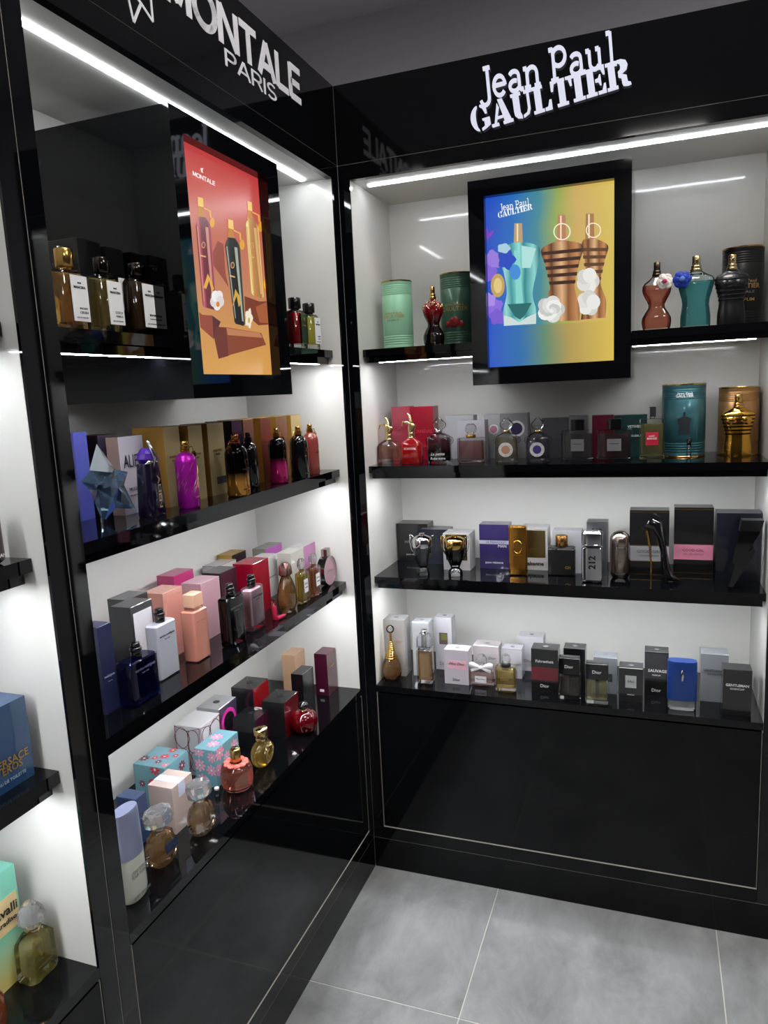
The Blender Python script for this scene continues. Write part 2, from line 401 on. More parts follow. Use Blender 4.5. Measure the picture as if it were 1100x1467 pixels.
STEN = {   # heavy stencil letters
 'G': (.9, [arc(.42, .5, .4, .5, 100, 260, 12) + arc(.36, .5, .12, .42, 258, 102, 10), arc(.46, .5, .36, .5, 84, 40, 5) + [(.74, .62), (.66, .62), (.56, .86), (.46, .93)],
             [(.46, 0), (.62, .05), (.84, .16), (.84, .44), (.52, .44), (.52, .38), (.6, .36), (.6, .14), (.46, .08)]]),
 'A': (.92, [[(.36, .98), (.56, .98), (.86, .1), (.56, .1)], R4(.5, .92, 0, .1), [(.32, .86), (.38, .7), (.2, .1), (.12, .1)], R4(.0, .3, 0, .1), R4(.22, .5, .26, .34)]),
 'U': (.9, [R4(.0, .42, .9, 1), [(.08, .9), (.34, .9), (.34, .26), (.4, .12), (.4, 0), (.22, .04), (.1, .16), (.08, .3)], R4(.56, .88, .9, 1), [(.67, .9), (.77, .9), (.77, .3), (.7, .1), (.46, 0), (.46, .09), (.62, .16), (.67, .3)]]),
 'L': (.78, [R4(0, .44, .9, 1), R4(.09, .35, .1, .9), R4(0, .44, 0, .1), [(.48, 0), (.76, 0), (.76, .36), (.68, .36), (.6, .12), (.48, .1)]]),
 'T': (.86, [R4(.3, .56, .1, .9), R4(.2, .66, 0, .1), [(.24, 1), (.24, .92), (.14, .9), (.08, .64), (0, .64), (0, 1)], R4(.28, .58, .9, 1), [(.62, 1), (.62, .92), (.72, .9), (.78, .64), (.86, .64), (.86, 1)]]),
 'I': (.52, [R4(0, .48, .9, 1), R4(.1, .38, .1, .9), R4(0, .48, 0, .1)]),
 'E': (.84, [R4(0, .44, .9, 1), R4(.09, .35, .1, .9), R4(0, .44, 0, .1), [(.48, 1), (.8, 1), (.8, .68), (.73, .68), (.64, .9), (.48, .9)], [(.4, .56), (.52, .58), (.58, .7), (.63, .7), (.63, .32), (.58, .32), (.52, .46), (.4, .47)], [(.48, 0), (.8, 0), (.8, .34), (.73, .34), (.64, .1), (.48, .1)]]),
 'R': (.94, [R4(0, .42, .9, 1), R4(.09, .35, .1, .9), R4(0, .42, 0, .1), [(.46, 1), (.62, 1), (.8, .92), (.86, .76), (.8, .6), (.62, .5), (.46, .5), (.46, .58), (.55, .64), (.58, .76), (.55, .87), (.46, .92)], [(.46, .46), (.62, .46), (.78, .38), (.8, .14), (.9, .1), (.92, .02), (.8, 0), (.62, .04), (.58, .14), (.57, .34), (.46, .4)]]),
}
SANS = {   # wide sans capitals as strokes
 'M': (.95, [[(.08, 0), (.08, 1)], [(.1, .97), (.45, .12)], [(.45, .12), (.8, .97)], [(.82, 1), (.82, 0)]]),
 'O': (1.0, [arc(.48, .5, .4, .44, 0, 360, 24)]),
 'N': (.92, [[(.08, 0), (.08, 1)], [(.1, .98), (.74, .02)], [(.76, 0), (.76, 1)]]),
 'T': (.82, [[(0, .94), (.78, .94)], [(.39, .94), (.39, 0)]]),
 'A': (.92, [[(.05, 0), (.43, .97)], [(.43, .97), (.81, 0)], [(.2, .3), (.66, .3)]]),
 'L': (.72, [[(.08, 1), (.08, 0)], [(.08, .06), (.66, .06)]]),
 'E': (.78, [[(.08, 1), (.08, 0)], [(.08, .06), (.68, .06)], [(.08, .94), (.68, .94)], [(.08, .5), (.62, .5)]]),
 'P': (.76, [[(.08, 0), (.08, 1)], [(.08, .94), (.45, .94)] + arc(.45, .69, .22, .25, 90, -90, 8)[1:] + [(.08, .44)]]),
 'R': (.82, [[(.08, 0), (.08, 1)], [(.08, .94), (.45, .94)] + arc(.45, .69, .22, .25, 90, -90, 8)[1:] + [(.08, .44)], [(.42, .44), (.72, 0)]]),
 'I': (.26, [[(.1, 0), (.1, 1)]]),
 'S': (.78, [arc(.36, .72, .27, .23, 30, 270, 10) + arc(.36, .27, .29, .23, 90, -150, 10)[1:]]),
}
def letters(word, font, mode, parent, mat, org, sx, sz, ang, y0, y1, wt=W_, name='letter', joined=False):
    x = 0.; big = MB(); ca, sa = math.cos(ang), math.sin(ang)
    for ch in word:
        if ch == ' ': x += .34; continue
        adv, g = font[ch]; mb = big if joined else MB()
        polys = g if mode == 'poly' else [p for s_ in g for p in stroke_poly(s_, wt)]
        for k, p in enumerate(polys):
            q = []
            for px, pz in p:
                X, Z = (x + px) * sx, pz * sz
                q.append((org[0] + X * ca - Z * sa, org[1] + X * sa + Z * ca))
            e = (k % 3) * 2e-5
            mb.prism(q, y0 - e, y1)
        if not joined: mb.build(name, mat, parent, smooth=0)
        x += adv
    if joined: return big.build(name, mat, parent, smooth=0)
LIT = glow((226, 228, 246), .92)
def jpg_logo(parent, mat, u0, z0, k, y0, y1, joined):
    """two-line slab and stencil logo; k = width of the lower word"""
    a = math.radians(7.2); sg = k / 6.66
    letters('GAULTIER', STEN, 'poly', parent, mat, (u0, z0), sg, k * .158, a, y0, y1, name='lettering' if joined else 'letter', joined=joined)
    letters('Jean paul', SLAB, 'stroke', parent, mat, (u0 + .055 * k, z0 + .185 * k), k * .152, k * .195, a * .62, y0 - 1e-4, y1, name='lettering' if joined else 'letter', joined=joined)
jpg_logo(fasR, LIT, .394, 2.212, .402, -.012, -.005, False)
WHITE_LETTER = M((222, 222, 228), rough=.35)
letters('MONTALE', SANS, 'stroke', fasL, WHITE_LETTER, (-.778, 2.283), .0935, .078, 0, -.0012, -.0002, wt=.2)
letters('PARIS', SANS, 'stroke', fasL, WHITE_LETTER, (-.58, 2.243), .0655, .034, 0, -.0012, -.0002, wt=.13)
eb = MB()
for a, b in (((-.905, 2.31), (-.878, 2.202)), ((-.878, 2.202), (-.852, 2.243)), ((-.852, 2.243), (-.822, 2.226)), ((-.822, 2.226), (-.822, 2.31)), ((-.905, 2.262), (-.852, 2.243)), ((-.905, 2.31), (-.864, 2.345)), ((-.864, 2.345), (-.822, 2.31))):
    for p in stroke_poly([a, b], .0055): eb.prism(p, -.0012, -.0002)
eb.build('emblem', WHITE_LETTER, fasL, smooth=0, label='white line emblem')
# ------------------------------------------------------------------ light boxes
def print_mat(name, stops, axis, a0, a1, second=None):
    m = bpy.data.materials.new(name); m.use_nodes = True
    nt = m.node_tree; I = nt.nodes['Principled BSDF'].inputs
    tc = nt.nodes.new('ShaderNodeTexCoord'); sx = nt.nodes.new('ShaderNodeSeparateXYZ'); nt.links.new(tc.outputs['Object'], sx.inputs[0])
    nz = nt.nodes.new('ShaderNodeTexNoise'); nz.inputs['Scale'].default_value = 7; nz.inputs['Detail'].default_value = 2; nt.links.new(tc.outputs['Object'], nz.inputs['Vector'])
    mr = nt.nodes.new('ShaderNodeMapRange'); mr.inputs['From Min'].default_value = a0; mr.inputs['From Max'].default_value = a1
    nt.links.new(sx.outputs[axis], mr.inputs['Value'])
    ad = nt.nodes.new('ShaderNodeMath'); ad.operation = 'MULTIPLY_ADD'; ad.inputs[1].default_value = .16; nt.links.new(nz.outputs['Fac'], ad.inputs[0]); nt.links.new(mr.outputs[0], ad.inputs[2])
    sb = nt.nodes.new('ShaderNodeMath'); sb.operation = 'SUBTRACT'; sb.inputs[1].default_value = .08; nt.links.new(ad.outputs[0], sb.inputs[0])
    cr = nt.nodes.new('ShaderNodeValToRGB'); nt.links.new(sb.outputs[0], cr.inputs[0])
    e = cr.color_ramp.elements
    while len(e) < len(stops): e.new(.5)
    for el, (p, c) in zip(e, stops): el.position = p; el.color = lin(c)
    I['Base Color'].default_value = (.02, .02, .02, 1); I['Roughness'].default_value = .25
    nt.links.new(cr.outputs[0], I['Emission Color']); I['Emission Strength'].default_value = POSTER_E
    return m
VI = .014
def lightbox(cab, label, img, pm):
    a, b = LB[cab]; z0, z1 = LBZ; vf = -.01
    t = thing('lightbox', label, 'lightbox', (0, 0, 0), 0 if cab == 'R' else math.pi / 2, 'framed advertising light boxes')
    i0, i1, k0, k1 = img
    MB().box(a, b, .016, D - .001, z0, z1).build('case', BLACK_GLOSS, t, smooth=0)
    MB().box(a, i0, vf, .016, z0, z1).build('frame_stile', BLACK_GLOSS, t, smooth=0)
    MB().box(i1, b, vf, .016, z0, z1).build('frame_stile', BLACK_GLOSS, t, smooth=0)
    MB().box(i0, i1, vf + .0005, .016, k1, z1).build('frame_rail', BLACK_GLOSS, t, smooth=0)
    MB().box(i0, i1, vf + .0005, .016, z0, k0).build('frame_rail', BLACK_GLOSS, t, smooth=0)
    pr = MB().box(i0, i1, VI, .016, k0, k1).build('backlit_print', pm, t, smooth=0)
    return t, pr
imgR = (.420, .752, 1.604, 2.052); imgL = (-.772, -.447, 1.604, 2.052)
pmR = print_mat('print_blue_yellow', [(0, (36, 78, 196)), (.2, (38, 108, 190)), (.42, (70, 140, 150)), (.58, (150, 170, 84)), (.75, (206, 172, 96)), (1, (216, 190, 88))], 'X', imgR[0], imgR[1])
pmL = print_mat('print_red_gold', [(0, (216, 158, 78)), (.25, (206, 146, 84)), (.45, (196, 128, 92)), (.68, (194, 104, 84)), (.86, (200, 82, 74)), (1, (192, 62, 62))], 'Z', imgL[2], imgL[3])
lbR, prR = lightbox('R', 'black framed light box showing torso shaped bottles on a blue to yellow poster', imgR, pmR)
lbL, prL = lightbox('L', 'black framed light box showing tall bottles and stones on a red to gold poster', imgL, pmL)
class Art:
    """flat print on a light box, drawn in picture pixels on the print's own plane"""
    def __init__(s, cab, pr): s.cab, s.pr, s.k, s.mb, s.mats = cab, pr, 0, MB(), []
    def P(s, pts):
        q = [plane(s.cab, x, y, VI) for x, y in pts]
        i = imgR if s.cab == 'R' else imgL
        return [(min(max(u, i[0] + .001), i[1] - .001), min(max(z, i[2] + .001), i[3] - .001)) for u, z in q]
    def poly(s, pts, col, name='', e=POSTER_E, mat=None):
        s.k += 1; y = VI - .00004 * s.k; m = mat or glow(col, e)
        if m not in s.mats: s.mats.append(m)
        s.mb.prism(s.P(pts), y, y + .00003, s.mats.index(m))
    def done(s): return s.mb.build('print_artwork', s.mats, s.pr, smooth=0)
    def oval(s, cx, cy, rx, ry, col, name='', n=20, wob=0, rot=0, **k):
        pts = []
        for i in range(n):
            a = 2 * math.pi * i / n; f = 1 + wob * math.cos(5 * a + rot)
            pts.append((cx + rx * f * math.cos(a), cy + ry * f * math.sin(a)))
        return s.poly(pts, col, name, **k)
def shade(cab, px0, px1, y, stops):
    u0, _ = plane(cab, px0, y, VI); u1, _ = plane(cab, px1, y, VI)
    return print_mat('print_shading', stops, 'X', u0, u1)
BRONZE = [(0, (52, 26, 12)), (.14, (176, 116, 70)), (.26, (98, 54, 26)), (.5, (224, 176, 128)), (.66, (134, 84, 44)), (.86, (196, 136, 86)), (1, (60, 32, 16))]
TEAL = [(0, (30, 104, 118)), (.15, (150, 214, 210)), (.3, (52, 150, 156)), (.5, (150, 226, 216)), (.62, (40, 134, 140)), (.85, (140, 214, 208)), (1, (36, 110, 120))]
a = Art('L', prL)
a.poly([(300, 372), (312, 345), (320, 350), (323, 392), (328, 412)], (150, 74, 58))
a.poly([(285, 447), (290, 451), (304, 452), (316, 461), (306, 486), (287, 469)], (150, 70, 50)); a.poly([(304, 452), (316, 461), (306, 486)], (88, 40, 44))
a.poly([(350, 424), (372, 432), (389, 433), (391, 466), (370, 466), (351, 449)], (124, 58, 36)); a.poly([(366, 440), (389, 434), (391, 464), (372, 462)], (168, 92, 56))
a.poly([(308, 468), (324, 469), (374, 477), (381, 494), (331, 508), (313, 514), (307, 486)], (138, 68, 44)); a.poly([(308, 468), (324, 469), (327, 510), (313, 514), (307, 486)], (112, 50, 40))
a.poly([(324, 470), (372, 477), (376, 484), (326, 480)], (190, 126, 86))
a.oval(380, 407, 5, 10, (222, 130, 30)); a.oval(380.5, 407, 3, 6.5, (244, 176, 60))
def tall_bottle(a, nx0, nx1, nt, sh, l, r, bot, body, hi, neck):
    (lx, ly), (rx, ry) = l; (bx0, by0), (bx1, by1) = bot
    a.poly([(nx0 + 1, nt + 14), (nx1 - 1, nt + 14.6), (nx1 + 2, sh), (nx0 - .5, sh - 1)], (190, 128, 34), 'print_neck')
    a.poly([(nx0, nt), (nx1, nt + 2), (nx1 + 1, nt + 15), (nx0 + .5, nt + 13)], (238, 196, 96), 'print_spray')
    a.poly([(nx0 - 1, sh - 1), (nx1 + 3, sh + .5), (rx - 4, ry - 9), (rx - 1.5, ry - 5), (rx, ry), (bx1 + .3, by1 - 3), (bx1 - 2, by1), (bx0 + 2, by0), (bx0, by0 - 3), (lx, ly), (lx + 1.5, ly - 6), (lx + 4, ly - 10)], body, 'print_bottle', mat=shade(a.cab, lx, rx + 6, ly, [(0, tuple(c * .7 for c in body)), (.1, tuple(min(255, c * 1.5 + 30) for c in body)), (.24, body), (.6, tuple(c * .85 for c in body)), (.76, tuple(min(255, c * 1.3 + 30) for c in body)), (1, tuple(c * .6 for c in body))]))
    w = rx - lx
    a.poly([(lx + w * .62, ly + 2), (lx + w * .82, ly + 3), (bx0 + (bx1 - bx0) * .88, by1 - 6), (bx0 + (bx1 - bx0) * .74, by1 - 7)], hi, 'print_highlight')
    a.poly([(lx + w * .08, ly + 1), (lx + w * .15, ly + 1), (bx0 + (bx1 - bx0) * .14, by0 - 8), (bx0 + (bx1 - bx0) * .08, by0 - 8)], hi, 'print_highlight')
    a.poly([(nx1 + 1, nt + 15), (nx1 + 11, nt + 20), (nx1 + 12, nt + 30), (nx1 + 10, nt + 30), (nx1 + 9, nt + 21), (nx1 + 1, nt + 17)], (226, 176, 76), 'print_chain')
    a.oval(nx1 + 13, nt + 37, 3.6, 7.5, (224, 160, 44), 'print_charm', n=10)
    a.poly([(lx + w * .3, ly + 42), (lx + w * .66, ly + 44), (lx + w * .66, ly + 46), (lx + w * .3, ly + 44)], (222, 176, 110), 'print_mark')
    a.oval(lx + w * .5, ly + 28, 3, 5, (206, 150, 96), 'print_mark', n=8); a.oval(lx + w * .5, ly + 28, 1.8, 3.3, body, 'print_mark', n=8)
tall_bottle(a, 283, 290.5, 282, 311, ((280, 323), (302, 326)), None, ((290, 440), (309, 444)), (118, 46, 56), (206, 140, 128), 0)
a.poly([(291, 412), (297, 392), (303, 404), (306, 414), (303, 418), (299, 402), (295, 414)], (230, 170, 70))
tall_bottle(a, 354, 360, 288, 313, ((351, 324), (370, 328)), None, ((360, 423), (377, 428)), (196, 138, 78), (222, 172, 112), 0)
tall_bottle(a, 326, 333, 314, 341, ((321.5, 352), (343, 355)), None, ((335, 464), (350, 467)), (30, 32, 30), (168, 172, 158), 0)
a.poly([(332, 440), (336, 414), (342, 424), (344, 436), (341, 440), (338, 424)], (214, 164, 60))
[a.oval(310 + 4.6 * math.cos(j * 1.257 + 1.57), 430 + 7 * math.sin(j * 1.257 + 1.57), 5.6, 8, ((236, 232, 230), (222, 216, 214), (242, 240, 238))[j % 3], n=14) for j in range(5)]; a.oval(311, 436, 2.5, 4, (222, 130, 50))
a.oval(355.5, 456, 5, 13, (240, 234, 214), 'print_flower', wob=.2); a.oval(355.5, 459, 1.6, 4, (216, 170, 60))
wl = glow((250, 238, 232), POSTER_E)
def flat_word(cab, pr, word, font, mode, px0, px1, hgt, k, wt):
    u0, z0 = plane(cab, *px0, VI); u1, z1 = plane(cab, *px1, VI)
    adv = sum(font[c][0] if c != ' ' else .34 for c in word)
    letters(word, font, mode, pr, wl, (u0, z0), math.hypot(u1 - u0, z1 - z0) / adv, hgt, math.atan2(z1 - z0, u1 - u0), VI - k, VI - k + .0003, wt=wt, name='lettering', joined=True)
flat_word('L', prL, 'MONTALE', SANS, 'stroke', (274, 251.5), (306.5, 267), .0085, .0040, .17)
a.poly([(286, 241), (290, 241), (289, 245), (290, 248), (287, 247)], (246, 224, 214))
a.done()
a = Art('R', prR)
a.poly([(697, 470), (880, 459), (881, 520), (697, 532)], (0, 0, 0), mat=print_mat('print_mirror', [(0, (38, 84, 200)), (.25, (44, 110, 176)), (.45, (98, 140, 110)), (.65, (180, 154, 84)), (1, (220, 190, 84))], 'X', imgR[0], imgR[1]))
for dx, dy, r, c in ((706, 372, 13, (150, 120, 220)), (700, 392, 12, (128, 96, 214)), (706, 440, 14, (140, 104, 222)), (712, 454, 11, (120, 88, 206)), (700, 430, 10, (170, 140, 230))):
    a.oval(dx, dy, r, r, c, 'print_petal', wob=.16, rot=dx)
a.poly([(695, 324), (700, 334), (709, 328), (704, 338), (696, 344)], (128, 60, 190)); a.oval(713, 409, 10, 17, (196, 160, 90), 'print_flower'); a.oval(713, 409, 6, 11, (226, 200, 130))
def curve(p, n=5):
    out = []
    for i in range(len(p) - 1):
        a_, b_, c_, d_ = p[max(i - 1, 0)], p[i], p[i + 1], p[min(i + 2, len(p) - 1)]
        for k in range(n):
            t = k / n
            out.append(tuple(.5 * (2 * b_[j] + (c_[j] - a_[j]) * t + (2 * a_[j] - 5 * b_[j] + 4 * c_[j] - d_[j]) * t * t + (3 * b_[j] - a_[j] - 3 * c_[j] + d_[j]) * t ** 3) for j in (0, 1)))
    return out + [p[-1]]
def torso(a, neck, base, sh, chest, waist, hip, bot, col, light, cap, stripes=None, ring=None):
    (x0, x1, yt) = neck
    a.poly([(x0, yt), (x1, yt), (x1 + 1, base), (x0 - 1, base + 1)], cap, 'print_cap')
    a.poly([(x0 + (x1 - x0) * .3, yt + 1), (x0 + (x1 - x0) * .5, yt + 1), (x0 + (x1 - x0) * .5, base - 2), (x0 + (x1 - x0) * .3, base - 2)], (246, 226, 190), 'print_highlight')
    L = [(x0 - 3, base), sh[0], chest[0], waist[0], hip[0], bot[0]]; Rr = [bot[1], hip[1], waist[1], chest[1], sh[1], (x1 + 3, base - 1)]
    a.poly(curve(L) + curve(Rr), col, 'print_bottle', mat=shade(a.cab, sh[0][0], sh[1][0], sh[0][1], TEAL if col[2] > col[0] else BRONZE))
    mid = lambda p, q, f: (p[0] + (q[0] - p[0]) * f, p[1] + (q[1] - p[1]) * f)
    if not stripes: a.poly([mid(sh[0], sh[1], .38), mid(sh[0], sh[1], .5), mid(waist[0], waist[1], .6), mid(hip[0], hip[1], .62), mid(bot[0], bot[1], .55), mid(hip[0], hip[1], .38), mid(waist[0], waist[1], .36)], light, 'print_highlight')
    if stripes:
        for i in range(5):
            f0 = .06 + i * .2; f1 = f0 + .09
            p0, q0 = mid(sh[0], waist[0], f0), mid(sh[1], waist[1], f0); p1, q1 = mid(sh[0], waist[0], f1), mid(sh[1], waist[1], f1)
            a.poly([p0, mid(p0, q0, .5), q0, q1, mid(p1, q1, .5), p1], stripes, 'print_stripe')
    if ring:
        cx, cy, r = ring
        pts = arc(cx, cy, r, r, 0, 360, 20)
        for i in range(0, 20):
            a.k -= 1 if i else 0
            a.poly([pts[i], pts[i + 1], (cx + (pts[i + 1][0] - cx) * .86, cy + (pts[i + 1][1] - cy) * .86), (cx + (pts[i][0] - cx) * .86, cy + (pts[i][1] - cy) * .86)], (250, 236, 206), 'print_ring')
torso(a, (839, 850.5, 306), 343, ((833, 352), (871, 352)), ((838, 376), (866, 374)), ((840, 406), (860, 404)), ((836, 430), (868, 430)), ((832, 458), (867, 455)), (134, 92, 44), (196, 156, 92), (168, 120, 70), (92, 60, 28), (850, 330, 11))
for cx_, cy_ in ((842, 402), (843, 434)):
    for j in range(5): a.oval(cx_ + 7 * math.cos(j * 1.26 + cx_), cy_ + 8 * math.sin(j * 1.26 + cx_), 10, 11, ((214, 212, 206), (236, 234, 228), (226, 224, 218))[j % 3], n=14)
torso(a, (799, 810, 308), 346, ((775, 358), (835, 352)), ((783, 384), (829, 380)), ((788, 411), (823, 409)), ((785, 424), (830, 440)), ((790, 461), (830, 459)), (110, 58, 24), (206, 150, 104), (186, 124, 92), (58, 26, 12), (805, 332, 12.5))
def rose(a, cx, cy, r, col):
    for k, f in enumerate((1., .84, .66, .48, .3)):
        for j in range(5):
            b = 2 * math.pi * j / 5 + k * .6; c = tuple(min(255, v * (.84 + .16 * ((j + k) % 3) / 2)) for v in col)
            a.oval(cx + r * f * .5 * math.cos(b), cy + r * f * .5 * math.sin(b), r * f * .52, r * f * .5, c, n=12)
rose(a, 789, 443, 20, (240, 240, 236))
torso(a, (737, 748, 320), 348, ((714, 362), (773, 355)), ((722, 392), (770, 384)), ((726, 420), (763, 420)), ((721, 446), (768, 444)), ((722, 467), (768, 464)), (44, 140, 150), (134, 214, 206), (186, 160, 116))
a.poly([(727, 436), (762, 434), (752, 452), (745, 458), (737, 453)], (24, 104, 104)); a.poly([(722, 452), (733, 455), (744, 462), (756, 454), (768, 449), (768, 464), (722, 467)], (206, 222, 220))
a.poly([(747, 352), (768, 356), (760, 384), (748, 384)], (176, 226, 222)); a.oval(726, 372, 12, 14, (28, 70, 190), 'print_flower', wob=.18); a.oval(738, 390, 8, 11, (60, 140, 214)); a.oval(722, 356, 9, 7, (170, 206, 224), wob=.1)
a.done()
u0, z0 = plane('R', 714, 313, VI - .003)
jpg_logo(prR, glow((244, 246, 252), POSTER_E), u0, z0, .092, VI - .0062, VI - .006, True)
# ------------------------------------------------------------------ goods: cartons
ZS = {1: S1, 2: S2, 3: S3, 4: DK}
LIM = {'R': (A_, 1.133), 'L': (-1.135, -B_), 'F': (-2.306, -1.211)}
def carton(cab, lvl, label, fl, tr, front, side=None, top=None, base=None, v=None, d=None, bk=None, text_=(), plates=(), fold=False, edge=None, group=None, name='perfume_carton', h=None, tw=0., discs=(), lim=None):
    """fl, tr: picture points of the front face's top left and right corners; base: its lower left corner; bk: top corner behind fl"""
    z = ZS[lvl]; group = group or {'R': 'cartons in the right hand cabinet', 'L': 'cartons in the left hand cabinet'}[cab]
    if v is None: v = level(cab, base[0], base[1], z)[1]
    uL, zt = plane(cab, fl[0], fl[1], v); uR = plane(cab, tr[0], tr[1], v)[0]
    if h is None: h = zt - z
    if d is None: d = level(cab, bk[0], bk[1], zt)[1] - v if bk else .05
    d = max(.02, min(d, D - .003 - v)); w = uR - uL
    lo, hi = LIM[lim or cab]; uc = min(max((uL + uR) / 2, lo + w / 2 + .001), hi - w / 2 - .001)
    X, Y = world(cab, uc, v + d / 2)
    t = thing(name, label, 'perfume box', (X, Y, z), (0 if cab == 'R' else math.pi / 2) + math.radians(tw), group)
    side = side or front
    if same_card(front, side): side = front
    top = side       # the board keeps one colour all round; sheen comes from the lamps
    mb = MB(); a, b, c = w / 2, d / 2, .0007
    R = [[(x * p, y * q, zz) for x, y in ((-1, -1), (1, -1), (1, 1), (-1, 1))] for zz, p, q in ((.0002, a, b), (h - c, a, b), (h, a - c, b - c))]
    mb.rings(R)
    # faces of the first ring: front, right, back, left ; then chamfers ; caps
    mb.m = [0, 1, 0, 1, 3, 3, 3, 3, 1, 2]
    mb.build('carton', [front, side, top, edge or top], t, smooth=0)
    y = -b
    for q in plates:        # (xc, zc, w, h, material) as fractions of the front face
        plate(t, q[2] * w, q[3] * h, q[1] * h, y, q[4], xc=q[0] * w, name='printed_panel')
        y -= .00005
    for qi, q in enumerate(discs): disc(t, q[2] * w, q[1] * h, y - .0002 - .0006 * qi, q[3], xc=q[0] * w, name='printed_disc')
    for q in text_:         # (string, width fraction, zc, ink[, xc, height fraction, bold, shear, rot])
        text(t, q[0], q[1] * w, q[2] * h, -b - .0012, q[3], xc=(q[4] if len(q) > 4 else 0) * w, h=(q[5] * h if len(q) > 5 and q[5] else None), bold=q[6] if len(q) > 6 else 0, shear=q[7] if len(q) > 7 else 0)
    if fold:
        f = MB()
        for sx, sy in ((1, 1), (1, -1)):
            n = Vector((-sy * b, a * sx, 0)).normalized() * .0007
            p, q = Vector((-a * sx * .95, -b * sy * .95, h)), Vector((a * sx * .95, b * sy * .95, h))
            r = [(p + n), (q + n), (q - n), (p - n)]
            f.rings([[tuple(x + Vector((0, 0, zz))) for x in r] for zz in (-.0002, .0005)])
        f.build('wrap_fold', CLEAR, t, smooth=0)
        MB().lathe([(min(a, b) * .26, h - .0002), (min(a, b) * .26, h + .0008)], 20).build('seal', fold if not isinstance(fold, bool) else M((40, 40, 42), rough=.2), t, smooth=0)
    DIM.append((label, round(w, 3), round(d, 3), round(h, 3), round(v, 3), round(uc, 3)))
    return t
DIM = []
# ------------------------------------------------------------------ goods: placing bottles
def spot(cab, lvl, cx, yb, yt, wpx, v=None, r=None, lim=None):
    """stand a round thing of wpx picture width: returns world X, Y, base z, height, width"""
    z = ZS[lvl]
    if v is None:
        u, vv = level(cab, cx, yb, z); X, Y = world(cab, u, vv)
        w = wpx / FPX * dist(X, Y, z); rr = (r if r is not None else w / 2)
        dv = Vector((X - CX, Y - CY)).normalized(); X += dv.x * rr; Y += dv.y * rr
        w = wpx / FPX * dist(X, Y, z)
    else:
        u = plane(cab, cx, yb, v)[0]; X, Y = world(cab, u, v); w = wpx / FPX * dist(X, Y, z)
    lo, hi = LIM[lim or cab]
    u, vv = (X, Y) if cab == 'R' else (Y, -X)
    u = min(max(u, lo + w * .5 + .001), hi - w * .5 - .001); vv = min(max(vv, SIN + w * .3 + .002 if lvl < 4 else .01 + w * .3), D - w * .3)
    X, Y = world(cab, u, vv)
    return X, Y, z + .0004, top_z(X, Y, yt) - z, w
def bottle(cab, lvl, label, cx, yb, yt, wpx, v=None, name='perfume_bottle', group=None, tw=0., r=None, lim=None):
    X, Y, z, h, w = spot(cab, lvl, cx, yb, yt, wpx, v, r, lim)
    t = thing(name, label, 'perfume bottle', (X, Y, z), (0 if cab == 'R' else math.pi / 2) + math.radians(tw), group or {'R': 'bottles in the right hand cabinet', 'L': 'bottles in the left hand cabinet'}[cab])
    DIM.append((label, round(w, 3), 0, round(h, 3), round(Y if cab == 'R' else -X, 3), round(X if cab == 'R' else Y, 3)))
    return t, w, h
def pinterp(prof, z):
    for p, q in zip(prof[:-1], prof[1:]):
        if p[0] <= z <= q[0]:
            f = (z - p[0]) / max(q[0] - p[0], 1e-9); return tuple(p[i] + (q[i] - p[i]) * f for i in range(len(p)))
    return prof[-1]
def vessel(t, shape, prof, mat=None, liquid=None, fill=.85, wall=.004, foot=.008, name='glass', lmat=None, smooth=35):
    """closed glass body from (z, w, d) rings, with the liquid as a body of its own inside"""
    o = MB().loft(shape, prof).build(name, mat or CLEAR, t, smooth=smooth)
    if liquid or lmat:
        z0 = prof[0][0] + foot; z1 = prof[0][0] + (prof[-1][0] - prof[0][0]) * fill
        zs = [z0] + [p[0] for p in prof if z0 < p[0] < z1] + [z1]
        q = []
        for zz in zs:
            p = pinterp(prof, zz); q.append((zz, max(p[1] - 2 * wall, .002), max(p[2] - 2 * wall, .002)) + tuple(p[3:]))
        MB().loft(shape, q).build('liquid', lmat or juice(liquid), t, smooth=smooth)
    return o
def cyl(t, r, z0, z1, mat, name='cap', n=28, ch=.0012, cx=0, cy=0):
    return MB().lathe([(r - ch, z0), (r, z0 + ch), (r, z1 - ch), (r - ch, z1)], n, cx=cx, cy=cy).build(name, mat, t, smooth=50)
def block(t, w, d, z0, z1, mat, name='cap', r=.002, ch=.001, n=3, cx=0, cy=0):
    f = lambda a, b: [(x + cx, y + cy) for x, y in rrect(a, b, r, n)]
    return MB().loft(f, [(z0, w - 2 * ch, d - 2 * ch), (z0 + ch, w, d), (z1 - ch, w, d), (z1, w - 2 * ch, d - 2 * ch)]).build(name, mat, t, smooth=40)
RR = lambda r, n=4: (lambda w, d: rrect(w, d, r, n))
EL = lambda w, d: ell(w, d)
def boxprof(w, d, z0, z1, c=.003): return [(z0, w - 2 * c, d - 2 * c), (z0 + c, w, d), (z1 - c, w, d), (z1, w - 2 * c, d - 2 * c)]
